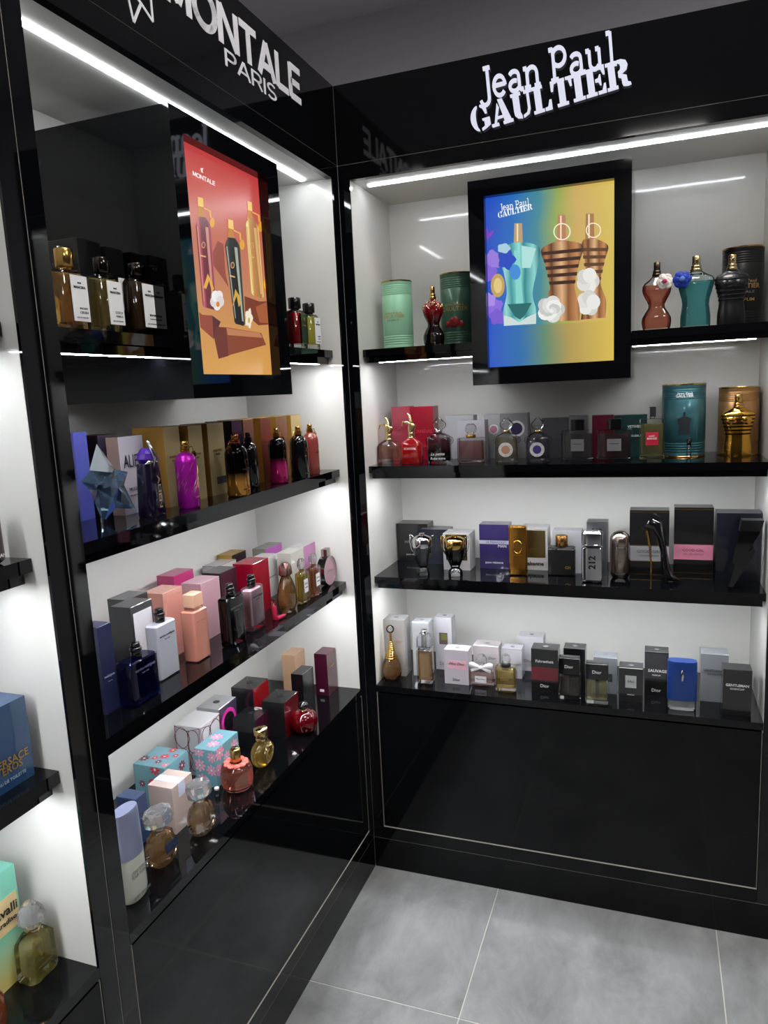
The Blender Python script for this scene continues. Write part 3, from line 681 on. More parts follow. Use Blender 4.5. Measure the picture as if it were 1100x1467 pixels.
def tin(cab, lvl, label, cx, yt, wpx, col, yb=None, v=None, rim=GOLD, texts=(), emblem=None, metal=.3):
    X, Y, z, h, w = spot(cab, lvl, cx, yb or yt, yt, wpx, v)
    t = thing('fragrance_tin', label, 'tin', (X, Y, z), 0 if cab == 'R' else math.pi / 2, 'tins for torso bottles')
    r = w / 2; p = [(r * .985, 0), (r, .003)]
    def ribs(z0, z1, n):
        for i in range(n):
            a = z0 + (z1 - z0) * i / n; s = (z1 - z0) / n
            p.extend([(r, a + .1 * s), (r * .985, a + .3 * s), (r * .985, a + .5 * s), (r, a + .7 * s)])
    ribs(h * .05, h * .22, 5); ribs(h * .78, h * .95, 6); p.append((r, h - .004))
    MB().lathe(p, 48).build('tin_body', M(col, rough=.3, metal=metal, coat=.3), t, smooth=60)
    MB().lathe([(r * .99, h - .004), (r * 1.02, h - .003), (r * 1.02, h), (r * .97, h), (r * .96, h - .002)], 48).build('rim', rim, t, smooth=60)
    MB().lathe([(r * .99, 0), (r * 1.015, .0003), (r * 1.015, .003), (r * .99, .0045)], 48).build('base_rim', rim, t, smooth=60)
    for s, wf, zc, ink, hf in texts: curved_text(t, s, wf * w, zc * h, r, ink, hf * h)
    if emblem: emblem(t, r, h)
    DIM.append((label, round(w, 3), 0, round(h, 3), round(Y, 3), round(X, 3)))
    return t, r, h
def curved_text(t, s, w, zc, r, ink, hh, bold=.01, ang=0.):
    me, tw, th_ = text_mesh(s, bold); me = me.copy(); me.materials.clear(); me.materials.append(ink)
    for v in me.vertices:
        x = v.co.x * w / tw; a = x / r + ang; rr = r + .0004 - v.co.y * .04
        v.co = (rr * math.sin(a), -rr * math.cos(a), v.co.z * hh / th_)
    return link('lettering', me, t, (0, 0, zc))
# torso shaped flasks -------------------------------------------------------------
FEM = [(0, .84, .8), (.06, .94, .88), (.16, 1., .92), (.24, .97, .9), (.34, .76, .76), (.42, .56, .6), (.48, .54, .58), (.56, .68, .7), (.66, .88, .92), (.74, .97, 1.0), (.82, .96, .86), (.88, .82, .66), (.94, .5, .46), (1., .28, .3)]
MAL = [(0, .8, .86), (.05, .82, .9), (.2, .82, .9), (.32, .76, .84), (.42, .72, .8), (.52, .76, .84), (.64, .87, .95), (.76, .97, 1.), (.85, 1., .9), (.9, .88, .74), (.95, .56, .5), (1., .3, .36)]
def torso_bottle(cab, lvl, label, cx, yb, yt, wpx, kind, mat, v=None, liquid=None, lmat=None, collar=GOLD, stripes=None, flower=None, fill=.86, lace=None):
    t, w, h = bottle(cab, lvl, label, cx, yb, yt, wpx, v, 'torso_perfume_bottle', 'torso shaped bottles')
    hb = h * (.8 if kind == 'f' else .79); dep = .5 if kind == 'f' else .46
    base = FEM if kind == 'f' else MAL
    fine = []
    for p, q in zip(base[:-1], base[1:]):
        for k in (0, .5): fine.append(tuple(p[i] + (q[i] - p[i]) * k for i in range(3)))
    fine.append(base[-1])
    prof = [(z * hb, a * w, b * w * dep) for z, a, b in fine]
    def shape(a, b): return ell(a, b, 40, 2.3)
    vessel(t, shape, prof, mat, liquid, fill, .0035, .006, lmat=lmat, name='torso', smooth=70)
    if kind == 'm' and not liquid and not lmat:    # chest halves
        for s in (-1, 1): MB().ball(s * w * .2, -w * dep * .36, hb * .74, w * .2, 16, 10, sz=.75, sy=.42).build('chest', mat, t, smooth=80)
    cyl(t, w * .16, hb * .99, hb + h * .035, collar, 'collar'); cyl(t, w * .135, hb + h * .035, hb + h * .08, collar, 'neck_ring')
    cyl(t, w * .11, hb + h * .08, h, collar, 'spray_head')
    if stripes:
        for i in range(6):
            z = hb * (.45 + i * .074); p = pinterp(prof, z); q = pinterp(prof, z + hb * .03)
            MB().loft(shape, [(z, p[1] + .0015, p[2] + .0015), (z + hb * .016, (p[1] + q[1]) / 2 + .003, (p[2] + q[2]) / 2 + .003), (z + hb * .034, q[1] + .0015, q[2] + .0015)]).build('stripe', stripes, t, smooth=70)
    if flower: blossom(t, flower[0] * w, -w * dep * .5, flower[1] * h, flower[2] * w, *flower[3:])
    if lace:
        mb = MB(); rnd = random.Random(3)
        for i in range(46):
            a = rnd.uniform(-2.9, 2.9); zz = hb * rnd.uniform(.78, .97); p = pinterp(prof, zz)
            mb.ball(p[1] / 2 * math.sin(a), -p[2] / 2 * math.cos(a), zz, rnd.uniform(.0018, .0034), 7, 5)
        o = mb.build('metal_lace', lace, t, smooth=60); o['kind'] = 'stuff'
    return t, w, h
def blossom(t, x, y, z, r, petal, centre, leaf=None):
    mb = MB(); rnd = random.Random(int(abs(x * 1e5)) + 5)
    for ring, (n, rr, tilt) in enumerate(((6, 1., .35), (5, .7, .8), (4, .42, 1.2))):
        for i in range(n):
            a = 2 * math.pi * (i + .5 * ring) / n + rnd.uniform(-.15, .15)
            c = (x + math.cos(a) * r * rr * .5, y - r * .12 * ring - .002, z + math.sin(a) * r * rr * .5)
            mb.ball(c[0], c[1], c[2], r * rr * .48, 10, 6, sz=.95, sy=.35)
    f = mb.build('flower', petal, t, smooth=70)
    MB().ball(x, y - r * .5, z, r * .28, 10, 8, sy=.6).build('flower_centre', centre, f, smooth=70)
# tall round aluminium bottle with spray collar and hanging charm ------------------
def charm_bottle(cab, label, cx, yb, yt, wpx, mat, tw=0., charm=1, metal=GOLD, marks=True, tag=None, lvl=2):
    t, w, h = bottle(cab, lvl, label, cx, yb, yt, wpx, None, 'charm_perfume_bottle', 'tall round bottles with charms', tw)
    r = w / 2; hb = h * .84
    p = [(r * .9, 0), (r, .004)] + [(r, hb * .78)]
    for i in range(1, 8):
        a = math.pi / 2 * i / 8; p.append((r * .34 + r * .66 * math.cos(a), hb * .78 + hb * .2 * math.sin(a)))
    p += [(r * .34, hb)]
    m = mat(hb) if callable(mat) else mat
    MB().lathe(p, 40).build('body', m, t, smooth=60)
    MB().lathe([(r * .36, hb - .001), (r * .42, hb + .001), (r * .36, hb + h * .012), (r * .44, hb + h * .02), (r * .44, hb + h * .034), (r * .32, hb + h * .045), (r * .42, hb + h * .055), (r * .42, hb + h * .07), (r * .3, hb + h * .078)], 28).build('collar', metal, t, smooth=50)
    cyl(t, r * .3, hb + h * .07, h, metal, 'spray_head')
    if charm:
        s = charm; zc = hb + h * .05
        c = MB().tube([(0, 0, zc), (s * r * 1.05, -.002, zc + .002), (s * r * 1.2, -.002, zc - .004), (s * r * 1.2, -.002, zc - h * .05)], .0011, 6).build('charm_bar', metal, t, smooth=60)
        mb = MB(); R2 = r * .36; cz = zc - h * .05 - R2
        mb.prism([(s * r * 1.2 + (R2 if i % 2 else R2 * .72) * math.cos(i * math.pi / 8), cz + (R2 if i % 2 else R2 * .72) * math.sin(i * math.pi / 8)) for i in range(16)], -.0045, -.0005)
        mb.build('charm', metal, c, smooth=0); disc(c, R2 * .45, cz, -.0045, DARK_CAP, xc=s * r * 1.2, name='charm_boss')
    if marks:
        curved_text(t, 'MONTALE', r * 1.1, hb * .52, r, metal, hb * .028)
        o = MB().tube([(r * 1.003 * math.sin(a * .22), -r * 1.003 * math.cos(a * .22), hb * .66 + r * .22 * b) for a, b in [(math.cos(q * math.pi / 8), math.sin(q * math.pi / 8)) for q in range(16)]], .0005, 5, closed=True).build('crest', metal, t)
    if tag: curved_text(t, tag, r * 1.1, hb * .13, r, metal, hb * .03)
    return t, w, h
# square flask with lacquered inside, clear foot and black spray -------------------
def lacquer_bottle(label, fl, bl, tr, base, capx, mat, inner, wall=.0035, cap='spray', ink=BLACK_INK, v=None, words='narciso rodriguez'):
    cab, z = 'L', S3
    v = level(cab, base[0], base[1], z)[1]; uL, zt = plane(cab, fl[0], fl[1], v); uR = plane(cab, tr[0], tr[1], v)[0]
    h = zt - z; d = max(.028, min(.045, level(cab, bl[0], bl[1], zt)[1] - v)); w = uR - uL
    X, Y = world(cab, (uL + uR) / 2, v + d / 2)
    t = thing('perfume_bottle', label, 'perfume bottle', (X, Y, z + .0004), math.pi / 2, 'slab shaped bottles')
    sh = RR(.006, 4)
    MB().loft(sh, boxprof(w, d, 0, h, .003)).build('glass', mat, t)
    if inner: MB().loft(sh, boxprof(w - 2 * wall, d - 2 * wall, .01, h - .004, .003)).build('lacquer_core', inner, t)
    if cap == 'spray':
        cyl(t, .0105, h - .001, h + .012, BLACK_PLASTIC, 'collar'); cyl(t, .0115, h + .012, h + .02, BLACK_PLASTIC, 'spray_head'); cyl(t, .009, h + .02, h + .029, BLACK_PLASTIC, 'spray_button')
    else:
        block(t, .02, .02, h - .001, h + .006, cap, 'collar'); block(t, w * .66, d * .8, h + .006, h + .036, cap, 'cap')
    text(t, words, w * .72, h * .78, -d / 2, ink); text(t, 'for her', w * .25, h * .78 - .008, -d / 2, ink)
    DIM.append((label, round(w, 3), round(d, 3), round(h, 3), round(v, 3), round((uL + uR) / 2, 3)))
    return t, w, d, h
def crystal(t, w, d, z0, z1, mat=None, name='stopper', n=8):
    """cut glass stopper"""
    m = (z0 + z1) / 2; k = (z1 - z0)
    sh = lambda a, b: ell(a, b, n, 2.6)
    return MB().loft(sh, [(z0, w * .55, d * .55), (z0 + k * .25, w * .95, d * .95), (m, w, d), (z1 - k * .22, w * .86, d * .86), (z1, w * .5, d * .5)]).build(name, mat or CRYSTAL, t, smooth=0)
# ================================================================== right hand cabinet
WBOX = gloss((214, 212, 218)); WSIDE = gloss((196, 196, 204)); BBOX = gloss((18, 18, 20)); DGREY = gloss((44, 45, 48)); SILVERBOX = foil((170, 172, 176), .3)
# --- shelf with the torso bottles
tin('R', 1, 'pale mint green ribbed tin with gold rim next to the side panel', 567.5, 404, 43, (150, 205, 170), v=.15, texts=(('JEAN PAUL', .62, .52, GOLD_INK, .04), ('GAULTIER', .78, .475, GOLD_INK, .05), ('LA BELLE', .4, .42, GREY_INK, .025)), metal=.05)
torso_bottle('R', 1, 'woman torso bottle fading from red to black with gold lace neck', 622, 494, 411, 31, 'f', grad((10, 6, 8), (128, 14, 18), .06, .115, .12, coat=.7), v=.1, lace=PALE_GOLD)
def red_crest(t, r, h):
    disc_o = MB()
    for k, (a, z, s) in enumerate(((0, .33, .16), (-.34, .3, .1), (.34, .3, .1))):
        disc_o.ball(r * math.sin(a), -r * math.cos(a) + .001, h * z, r * s * 2, 10, 6, sy=.25)
    disc_o.build('red_crest', M((128, 26, 28), rough=.3), t, smooth=60)
tin('R', 1, 'dark green ribbed tin with red crest half hidden behind the poster light box', 655, 393, 50, (72, 106, 88), v=.23, texts=(('JEAN PAUL', .6, .56, GOLD_INK, .04), ('GAULTIER', .8, .51, GOLD_INK, .06)), emblem=red_crest)
torso_bottle('R', 1, 'clear woman torso bottle of orange pink perfume with white flower', 940, 468, 376, 40, 'f', CLEAR, v=.11, liquid=(246, 128, 96), collar=M((110, 96, 78), rough=.3, metal=1.), flower=(.26, .7, .3, plain((240, 232, 224)), plain((196, 60, 110))), fill=.84)
torso_bottle('R', 1, 'clear man torso bottle of teal perfume with blue flower', 995.5, 464, 367, 49, 'm', glass((236, 250, 250)), v=.11, liquid=(90, 190, 196), collar=PALE_GOLD, flower=(-.38, .68, .27, plain((28, 60, 170)), plain((90, 130, 200))), fill=.82)
torso_bottle('R', 1, 'matt black man torso bottle in front of a black tin', 1046.5, 460, 365, 45, 'm', M((16, 17, 20), rough=.28, coat=.3), v=.1, collar=PALE_GOLD, stripes=M((24, 25, 28), rough=.25))
tin('R', 1, 'black ribbed tin with gold lettering behind the matt black torso bottle', 1065, 356, 54, (26, 26, 27), v=.24, texts=(('Jean Paul', .6, .56, GOLD_INK, .05), ('GAULTIER', .8, .505, GOLD_INK, .06), ('LE MALE', .5, .43, GREY_INK, .03), ('PARFUM', .5, .335, GOLD_INK, .04)))
# --- second shelf
PINKRED = gloss((196, 66, 92)); RED = gloss((176, 16, 48))
carton('R', 2, 'rose pink carton with red lettering beside the deep red one', (560, 583), (586, 582), PINKRED, v=.2, d=.05, text_=(('SCAN', .9, .6, plain((160, 20, 50))),))
carton('R', 2, 'deep red carton with pink lettering behind the bottles with leg shaped caps', (586.5, 583), (620, 581), RED, v=.21, d=.06, text_=(('SCANDAL', .9, .54, plain((224, 70, 100))), ('JEAN PAUL', .6, .25, plain((224, 90, 110)))))
def legs_bottle(label, cx, yb, yt, wpx, liquid, gmat, front):
    t, w, h = bottle('R', 2, label, cx, yb, yt, wpx, None, 'leg_cap_perfume_bottle', 'bottles with leg shaped caps')
    hb = h * .5; d = w * .62
    vessel(t, RR(w * .16, 5), [(0, w * .94, d * .94), (.004, w, d), (hb * .7, w, d), (hb * .84, w * .9, d * .9), (hb * .94, w * .62, d * .66), (hb, w * .4, w * .4)], gmat, liquid, .8, .003, hb * .2)
    cyl(t, w * .19, hb - .001, hb + h * .035, PALE_GOLD, 'collar'); cyl(t, w * .15, hb + h * .035, hb + h * .13, PALE_GOLD, 'neck')
    z = hb + h * .12
    a = MB().tube([(.0, 0, z), (-w * .02, 0, z + h * .1), (w * .02, 0, z + h * .2), (-w * .06, 0, z + h * .33), (-w * .16, 0, h)], [w * .15, w * .14, w * .085, w * .06, w * .02], 12).build('raised_leg', PALE_GOLD, t, smooth=70)
    MB().tube([(.0, 0, z + h * .01), (w * .16, 0, z + h * .13), (-w * .2, -w * .02, z + h * .2), (-w * .38, -w * .03, z + h * .21), (-w * .44, -w * .03, z + h * .12)], [w * .13, w * .12, w * .07, w * .05, w * .02], 12).build('bent_leg', PALE_GOLD, t, smooth=70)
    text(t, front, w * .6, hb * .6, -d / 2, PALE_GOLD if liquid else WHITE_INK)
legs_bottle('clear bottle of pale pink perfume with gold leg shaped cap', 558.5, 665, 597, 32, (232, 160, 140), CLEAR, 'SCANDAL')
legs_bottle('opaque bright red bottle with gold leg shaped cap', 591, 665, 592, 30, None, M((150, 10, 14), rough=.12, coat=.8), 'SCANDAL')
for fl, tr, lab, f in (((638, 596), (678, 595), 'white carton with an orange round label behind the black dress bottle', (206, 208, 212)), ((692.6, 594), (716, 593), 'white carton with a pink round label behind the beige bottle', (212, 212, 216)), ((716.5, 593), (755, 591), 'grey carton with a purple round label behind the beige bottle', (168, 166, 170))):
    c = {'orange': (206, 150, 110), 'pink': (196, 130, 150), 'purple': (60, 46, 92)}[[k for k in ('orange', 'pink', 'purple') if k in lab][0]]
    carton('R', 2, lab, fl, tr, gloss(f), v=.23, d=.05, discs=((.1, .66, .3 if 'orange' not in lab else .18, WHITE_INK), (.1, .66, .22 if 'orange' not in lab else .12, plain(c))))
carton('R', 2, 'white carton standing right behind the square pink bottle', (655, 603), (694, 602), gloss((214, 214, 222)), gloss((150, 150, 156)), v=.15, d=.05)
def bee_bottle(label, cx, yb, yt, wpx, liquid, dress=False, ring=None):
    t, w, h = bottle('R', 2, label, cx, yb, yt, wpx, None, 'scroll_shoulder_bottle', 'bottles with scroll shoulders and heart stoppers')
    hb = h * .66; d = w * .5; wb = w * .82
    lm = grad((10, 8, 10), (190, 110, 130), hb * .3, hb * .62, .05, trans=.75) if dress else None
    vessel(t, RR(w * .06, 3), [(0, wb, d), (.003, wb + .002, d + .002), (hb * .78, wb, d), (hb * .9, wb * .8, d * .9), (hb, w * .3, w * .3)], CLEAR, liquid, .84, .003, .007, lmat=lm)
    for s in (-1, 1):
        MB().tube([(s * wb * .46 + w * .1 * math.cos(a), 0, hb * .74 + w * .1 * math.sin(a)) for a in [math.pi * k / 6 for k in range(12)]], w * .045, 8, closed=True).build('scroll', CLEAR, t, smooth=70)
    cyl(t, w * .12, hb - .001, hb + h * .06, PALE_GOLD if not dress else SILVER, 'collar')
    MB().loft(lambda a, b: ell(a, b, 20), [(hb + h * .06, w * .2, w * .14), (hb + h * .13, w * .48, w * .2), (hb + h * .2, w * .52, w * .22), (hb + h * .26, w * .34, w * .2), (h, w * .1, w * .08)]).build('heart_stopper', CLEAR, t, smooth=50)
    if ring:
        o = disc(t, w * .27, hb * .42, -d / 2 - .001, WHITE_INK); disc(t, w * .16, hb * .42, -d / 2 - .002, plain(ring))
        for k in range(8): text(o, 'o', w * .03, hb * .42 + w * .215 * math.sin(k * math.pi / 4), -d / 2 - .002, BLACK_INK, xc=w * .215 * math.cos(k * math.pi / 4))
    if dress:
        MB().prism([(-w * .2, .006), (w * .2, .006), (w * .1, hb * .3), (w * .05, hb * .44), (w * .1, hb * .62), (w * .06, hb * .63), (0, hb * .55), (-w * .06, hb * .63), (-w * .1, hb * .62), (-w * .05, hb * .44), (-w * .1, hb * .3)], -d / 2 - .0022, -d / 2 - .001).build('dress_print', BLACK_PLASTIC, t, smooth=0)
        text(t, 'La petite', w * .5, hb * .3, -d / 2 - .0024, WHITE_INK, shear=.3); text(t, 'Robe noire', w * .55, hb * .17, -d / 2 - .0024, WHITE_INK, shear=.3)
bee_bottle('bottle with a little black dress printed on rosy glass', 630.5, 665, 598, 40, None, dress=True)
bee_bottle('beige perfume bottle with pink round label and heart stopper', 726.5, 663, 598, 38, (214, 196, 160), ring=(206, 150, 120))
bee_bottle('violet perfume bottle with purple round label and heart stopper', 771, 662.5, 598, 38, (120, 108, 136), ring=(66, 50, 130))
def square_flask(cab, lvl, label, cx, yb, yt, wpx, liquid, hb=.75, dr=.5, cap=None, capw=.3, capd=None, collar=GOLD, gm=None, lmat=None, v=None, fill=.88, rad=.004, foot=.01, wall=.0035, cut=False, tw=0., group=None, lim=None):
    t, w, h = bottle(cab, lvl, label, cx, yb, yt, wpx, v, 'perfume_bottle', group or 'square glass bottles', tw, lim=lim)
    H = h * hb; d = w * dr
    vessel(t, RR(rad, 3), boxprof(w, d, 0, H, .003), gm, liquid, fill, wall, foot, lmat=lmat)
    if collar: cyl(t, w * capw * .36, H - .001, H + h * .03, collar, 'collar')
    if cap: block(t, w * capw, capd or min(d * .9, w * capw), H + (h * .03 if collar else 0), h, cap, 'cap')
    return t, w, d, H, h
t, w, d, H, h = square_flask('R', 2, 'square clear bottle of pink perfume with gold collar and round stopper', 675.7, 664, 607, 37.5, (226, 160, 160), hb=.64, dr=.5)
cyl(t, w * .19, H, H + h * .08, GOLD, 'gold_collar'); crystal(t, w * .46, w * .3, H + h * .1, h, n=12)
carton('R', 2, 'dark grey carton behind the violet bottle', (776, 599), (814, 598), gloss((104, 104, 110)), v=.22, d=.05)
carton('R', 2, 'silver carton behind the square bottle with black cap', (814.5, 596), (841.5, 595), SILVERBOX, v=.22, d=.05)
carton('R', 2, 'crimson carton beside the dark green carton', (848, 595), (879, 594), gloss((120, 18, 46)), v=.22, d=.05, text_=(('HABIT ROUGE', .5, .4, plain((200, 90, 110))),))
carton('R', 2, 'dark green carton with two white words at its right edge', (879.5, 595), (927, 594), gloss((24, 62, 60)), v=.22, d=.05, text_=(('VETIVER', .42, .72, WHITE_INK, .12, None, .02), ('GUERLAIN', .4, .5, WHITE_INK, .22, None, .02)))
for cx, lab, wpx, yt, lq in ((828, 'square clear bottle of grey perfume beside the violet bottle', 45, 601, (150, 140, 140)), (880, 'square clear bottle of brown rose perfume in front of the crimson carton', 48, 600, (120, 84, 84))):
    t, w, d, H, h = square_flask('R', 2, lab, cx, 660.5, yt, wpx, lq, hb=.74, dr=.42, cap=BLACK_PLASTIC, capw=.4, collar=None, foot=.006, wall=.006)
    plate(t, w * .4, H * .4, H * .5, -d / 2 - .0005, M((176, 178, 180), rough=.3, metal=.6)); text(t, "L'HOMME", w * .26, H * .54, -d / 2 - .002, BLACK_INK)
t, w, d, H, h = square_flask('R', 2, 'tall square bottle of olive gold perfume with red label', 933.5, 659.5, 583, 33.5, (196, 184, 110), hb=.78, dr=.6, cap=CHROME, capw=.3, collar=CHROME, rad=.006)
plate(t, w * .5, H * .32, H * .52, -d / 2 - .0005, plain((176, 24, 52))); text(t, 'HABIT', w * .24, H * .58, -d / 2 - .002, WHITE_INK); text(t, 'ROUGE', w * .38, H * .52, -d / 2 - .002, WHITE_INK, bold=.02)
def torso_print(t, r, h):
    mb = MB(); n = [(z, a) for z, a, b in MAL]
    pts = [(a * .2 * r * 1.6, .33 * h + z * .23 * h) for z, a in n] + [(-a * .2 * r * 1.6, .33 * h + z * .23 * h) for z, a in n[::-1]]
    mb.prism(pts, -r - .0012, -r + .012); mb.build('torso_print', plain((26, 32, 36)), t, smooth=0)
    MB().box(-.0025, .0025, -r - .0012, -r + .006, .56 * h, .62 * h).build('neck_print', SILVER, t, smooth=0)
tin('R', 2, 'teal ribbed tin printed with a dark man torso', 978, 550, 58, (48, 94, 100), yb=655.5, texts=(('Jean Paul', .34, .87, WHITE_INK, .035), ('GAULTIER', .4, .84, WHITE_INK, .04)), emblem=torso_print, metal=.4)
tin('R', 2, 'gold brown ribbed tin behind the gold torso bottle', 1059, 554, 53, (170, 126, 78), v=.25, metal=.7)
torso_bottle('R', 2, 'shiny gold man torso bottle with dark chest bands', 1055.5, 656, 565, 44, 'm', M((214, 160, 66), rough=.14, metal=1.), stripes=M((70, 48, 20), rough=.25, metal=1.))
t, w, h = bottle('R', 2, 'tiny clear tester vial with black cap in front of the teal tin', 986.5, 657, 629, 6, None, 'tester_vial', 'tester vials')
cyl(t, w / 2, 0, h * .66, CLEAR, 'tube'); cyl(t, w * .55, h * .66, h, BLACK_PLASTIC, 'cap')
# --- third shelf
carton('R', 3, 'black carton with silver wing print behind the silver trophy bottle', (568, 750), (612, 750), gloss((26, 26, 28)), base=(568, 803), d=.07, text_=(('INVICTUS', .5, .52, SILVER), ('paco rabanne', .42, .18, WHITE_INK)))
carton('R', 3, 'navy blue carton between the two trophy bottles', (601.5, 758), (642, 757), gloss((38, 42, 58)), gloss((70, 70, 74)), gloss((70, 72, 76)), base=(601.5, 807), d=.06)
carton('R', 3, 'white carton with gold window behind the gold trophy bottle', (634, 764), (672, 761), gloss((214, 212, 214)), gloss((196, 196, 202)), gloss((206, 204, 204)), base=(634, 816), d=.075, plates=((.0, .62, .8, .7, foil((150, 130, 80), .25)),))
def trophy(label, cx, yb, yt, wpx, liquid, metal, foot):
    t, w, h = bottle('R', 3, label, cx, yb, yt, wpx, None, 'trophy_perfume_bottle', 'trophy cup bottles', r=.02)
    r = w * .37
    MB().lathe([(r * .68, 0), (r * .7, h * .03), (r * .66, h * .12), (r * .42, h * .18), (r * .5, h * .24), (r * .86, h * .45), (r * .98, h * .62), (r, h * .68)], 32).build('glass_cup', foot, t, smooth=45)
    MB().lathe([(r * .42, h * .25), (r * .76, h * .45), (r * .86, h * .6), (r * .87, h * .64)], 32).build('liquid', juice(liquid), t, smooth=45)
    MB().lathe([(r * 1.01, h * .67), (r * 1.05, h * .69), (r * 1.06, h * .86), (r * .96, h * .9), (r * .6, h * .94), (r * .3, h * .96), (r * .3, h), (r * .1, h)], 32).build('metal_band', metal, t, smooth=45)
    for s in (-1, 1):
        MB().tube([(s * r * .9, 0, h * .5), (s * r * 1.2, 0, h * .62), (s * r * 1.32, 0, h * .8), (s * r * 1.28, 0, h * .96), (s * r * 1.05, 0, h * .93), (s * r * .95, 0, h * .86)], [.002, .003, .0035, .003, .003, .002], 8).build('handle', metal if s < 0 else CLEAR, t, smooth=60)
trophy('silver and clear trophy cup bottle of smoky perfume', 606.5, 825, 764, 36, (120, 124, 130), CHROME, CLEAR)
trophy('gold and black glass trophy cup bottle', 652.6, 826, 766, 40, (8, 14, 12), M((206, 170, 96), rough=.12, metal=1.), CLEAR)
carton('R', 3, 'violet blue carton with a pale lettering band', (686, 751), (728, 749), gloss((50, 38, 104)), gloss((120, 116, 136)), gloss((150, 148, 156)), base=(686, 814), d=.055, plates=((.0, .6, 1., .08, plain((190, 190, 204))),), text_=(('ULTRAVIOLET', .7, .6, plain((60, 50, 130)), .08), ('MAN', .28, .52, WHITE_INK, .28), ('paco rabanne', .6, .14, WHITE_INK)))
t, w, h = bottle('R', 3, 'upright gold ingot bottle with oval ring emblem', 743, 825, 753, 25.5, None, 'ingot_perfume_bottle', r=.013)
MB().loft(RR(.005, 4), boxprof(w, w * .5, 0, h, .004)).build('ingot', M((198, 142, 62), rough=.22, metal=1., wrinkle=.03), t)
MB().tube([(w * .24 * math.cos(a), -w * .25 - .001, h * .58 + w * .36 * math.sin(a)) for a in [k * math.pi / 12 for k in range(24)]], .0024, 8, closed=True).build('ring_emblem', M((222, 176, 96), rough=.12, metal=1.), t, smooth=60)
MB().ball(0, -w * .25, h * .86, .0018, 8, 6).build('spray_hole', BLACK_PLASTIC, t); text(t, 'MILLION', w * .45, h * .42, -w * .25, M((150, 100, 40), rough=.4, metal=1.))
carton('R', 3, 'white carton with gold front and black word below it', (746, 756), (784, 754), gloss((220, 218, 218)), gloss((206, 206, 208)), gloss((214, 212, 210)), base=(746, 816), d=.07, plates=((.0, .62, .84, .64, foil((160, 140, 92), .3)),), text_=(('rabanne', .7, .16, BLACK_INK, 0, None, .02), ('MILLION', .4, .5, plain((110, 92, 50)))))
carton('R', 3, 'pale silver carton behind the black leather bottle', (791, 760), (833, 758), gloss((190, 194, 198)), gloss((206, 208, 210)), v=.17, d=.05)
t, w, d, H, h = square_flask('R', 3, 'black leather covered square bottle with ribbed gold cap', 805, 828, 767, 37, None, hb=.72, dr=.42, cap=None, collar=None, gm=M((14, 13, 13), rough=.4, coat=.2))
cyl(t, w * .23, H, h, M((190, 140, 80), rough=.25, metal=1.), 'cap'); text(t, 'CH', w * .2, H * .3, -d / 2, GOLD_INK, xc=w * .24, bold=.03); block(t, w * 1.005, d * 1.01, H * .9, H * .96, CHROME, 'top_band')
carton('R', 3, 'silver foil carton behind the chrome pillar bottle', (840, 748), (870, 747), SILVERBOX, foil((140, 142, 146)), v=.16, d=.06, text_=(('212', .5, .84, BLACK_INK, 0, None, .02),))
t, w, h = bottle('R', 3, 'chrome pillar bottle with black numerals set sideways', 848.5, 835, 760, 29, None, 'pillar_perfume_bottle', r=.013)
MB().loft(RR(.006, 4), boxprof(w, w * .6, 0, h * .7, .004)).build('body', CHROME, t); MB().loft(RR(.006, 4), boxprof(w, w * .6, h * .705, h, .006)).build('cap', CHROME, t)
text(t, '212', h * .26, h * .4, -w * .3 - .0003, BLACK_INK, bold=.03, rot=(0, -math.pi / 2, 0))
t, w, h = bottle('R', 3, 'champagne metal capsule bottle with clear rounded foot', 888, 831, 760, 28, None, 'capsule_perfume_bottle')
r = w / 2; CH = M((188, 172, 160), rough=.22, metal=1.)
MB().lathe([(r * .5, 0), (r * .8, h * .02), (r * .97, h * .09), (r, h * .16)], 32).build('glass_foot', CLEAR, t, smooth=60)
MB().lathe([(r * .99, h * .14), (r, h * .15), (r, h * .655), (r * .97, h * .66)], 32).build('body', CH, t, smooth=50)
MB().lathe([(r * .95, h * .66), (r * 1.01, h * .665), (r * 1.01, h * .685), (r * .95, h * .69)], 32).build('ring', CHROME, t, smooth=50)
MB().lathe([(r * .99, h * .69), (r, h * .7), (r, h * .8)] + [(r * math.cos(a), h * .8 + h * .2 * math.sin(a)) for a in [k * math.pi / 16 for k in range(1, 9)]], 32).build('cap', CH, t, smooth=50)
text(t, 'VIP', h * .16, h * .42, -r - .0004, M((90, 80, 72), rough=.4), bold=.03, rot=(0, -math.pi / 2, 0))
GE = GOLD
BGG = gloss((16, 16, 18), wrinkle=.35, wscale=14)
carton('R', 3, 'black carton with silver band behind the high heel bottle', (902, 731), (959, 729), BGG, base=(902, 826), d=.06, edge=GE, plates=((0, .36, 1., .22, plain((166, 168, 176))), (0, .04, 1., .012, GOLD), (0, .975, 1., .012, GOLD), (0, .48, 1., .01, GOLD), (0, .245, 1., .01, GOLD)), text_=(('GOOD GIRL', .62, .39, plain((70, 66, 60))), ('CAROLINA HERRERA', .5, .33, plain((70, 66, 60)))))
carton('R', 3, 'tall black carton with pink lettering band', (966, 727), (1023, 727), BGG, base=(966, 824), d=.06, edge=GE, plates=((0, .35, 1., .22, plain((214, 130, 156))), (0, .04, 1., .012, GOLD), (0, .975, 1., .012, GOLD), (0, .465, 1., .01, GOLD)), text_=(('GOOD GIRL', .55, .38, plain((120, 60, 70))), ('EAU DE PARFUM', .5, .32, plain((120, 60, 70)))))
carton('R', 3, 'glossy blue black carton behind the lightning bolt bottle', (1027, 735), (1092, 735), gloss((20, 22, 34), wrinkle=.2), gloss((26, 28, 44)), v=.15, d=.07)
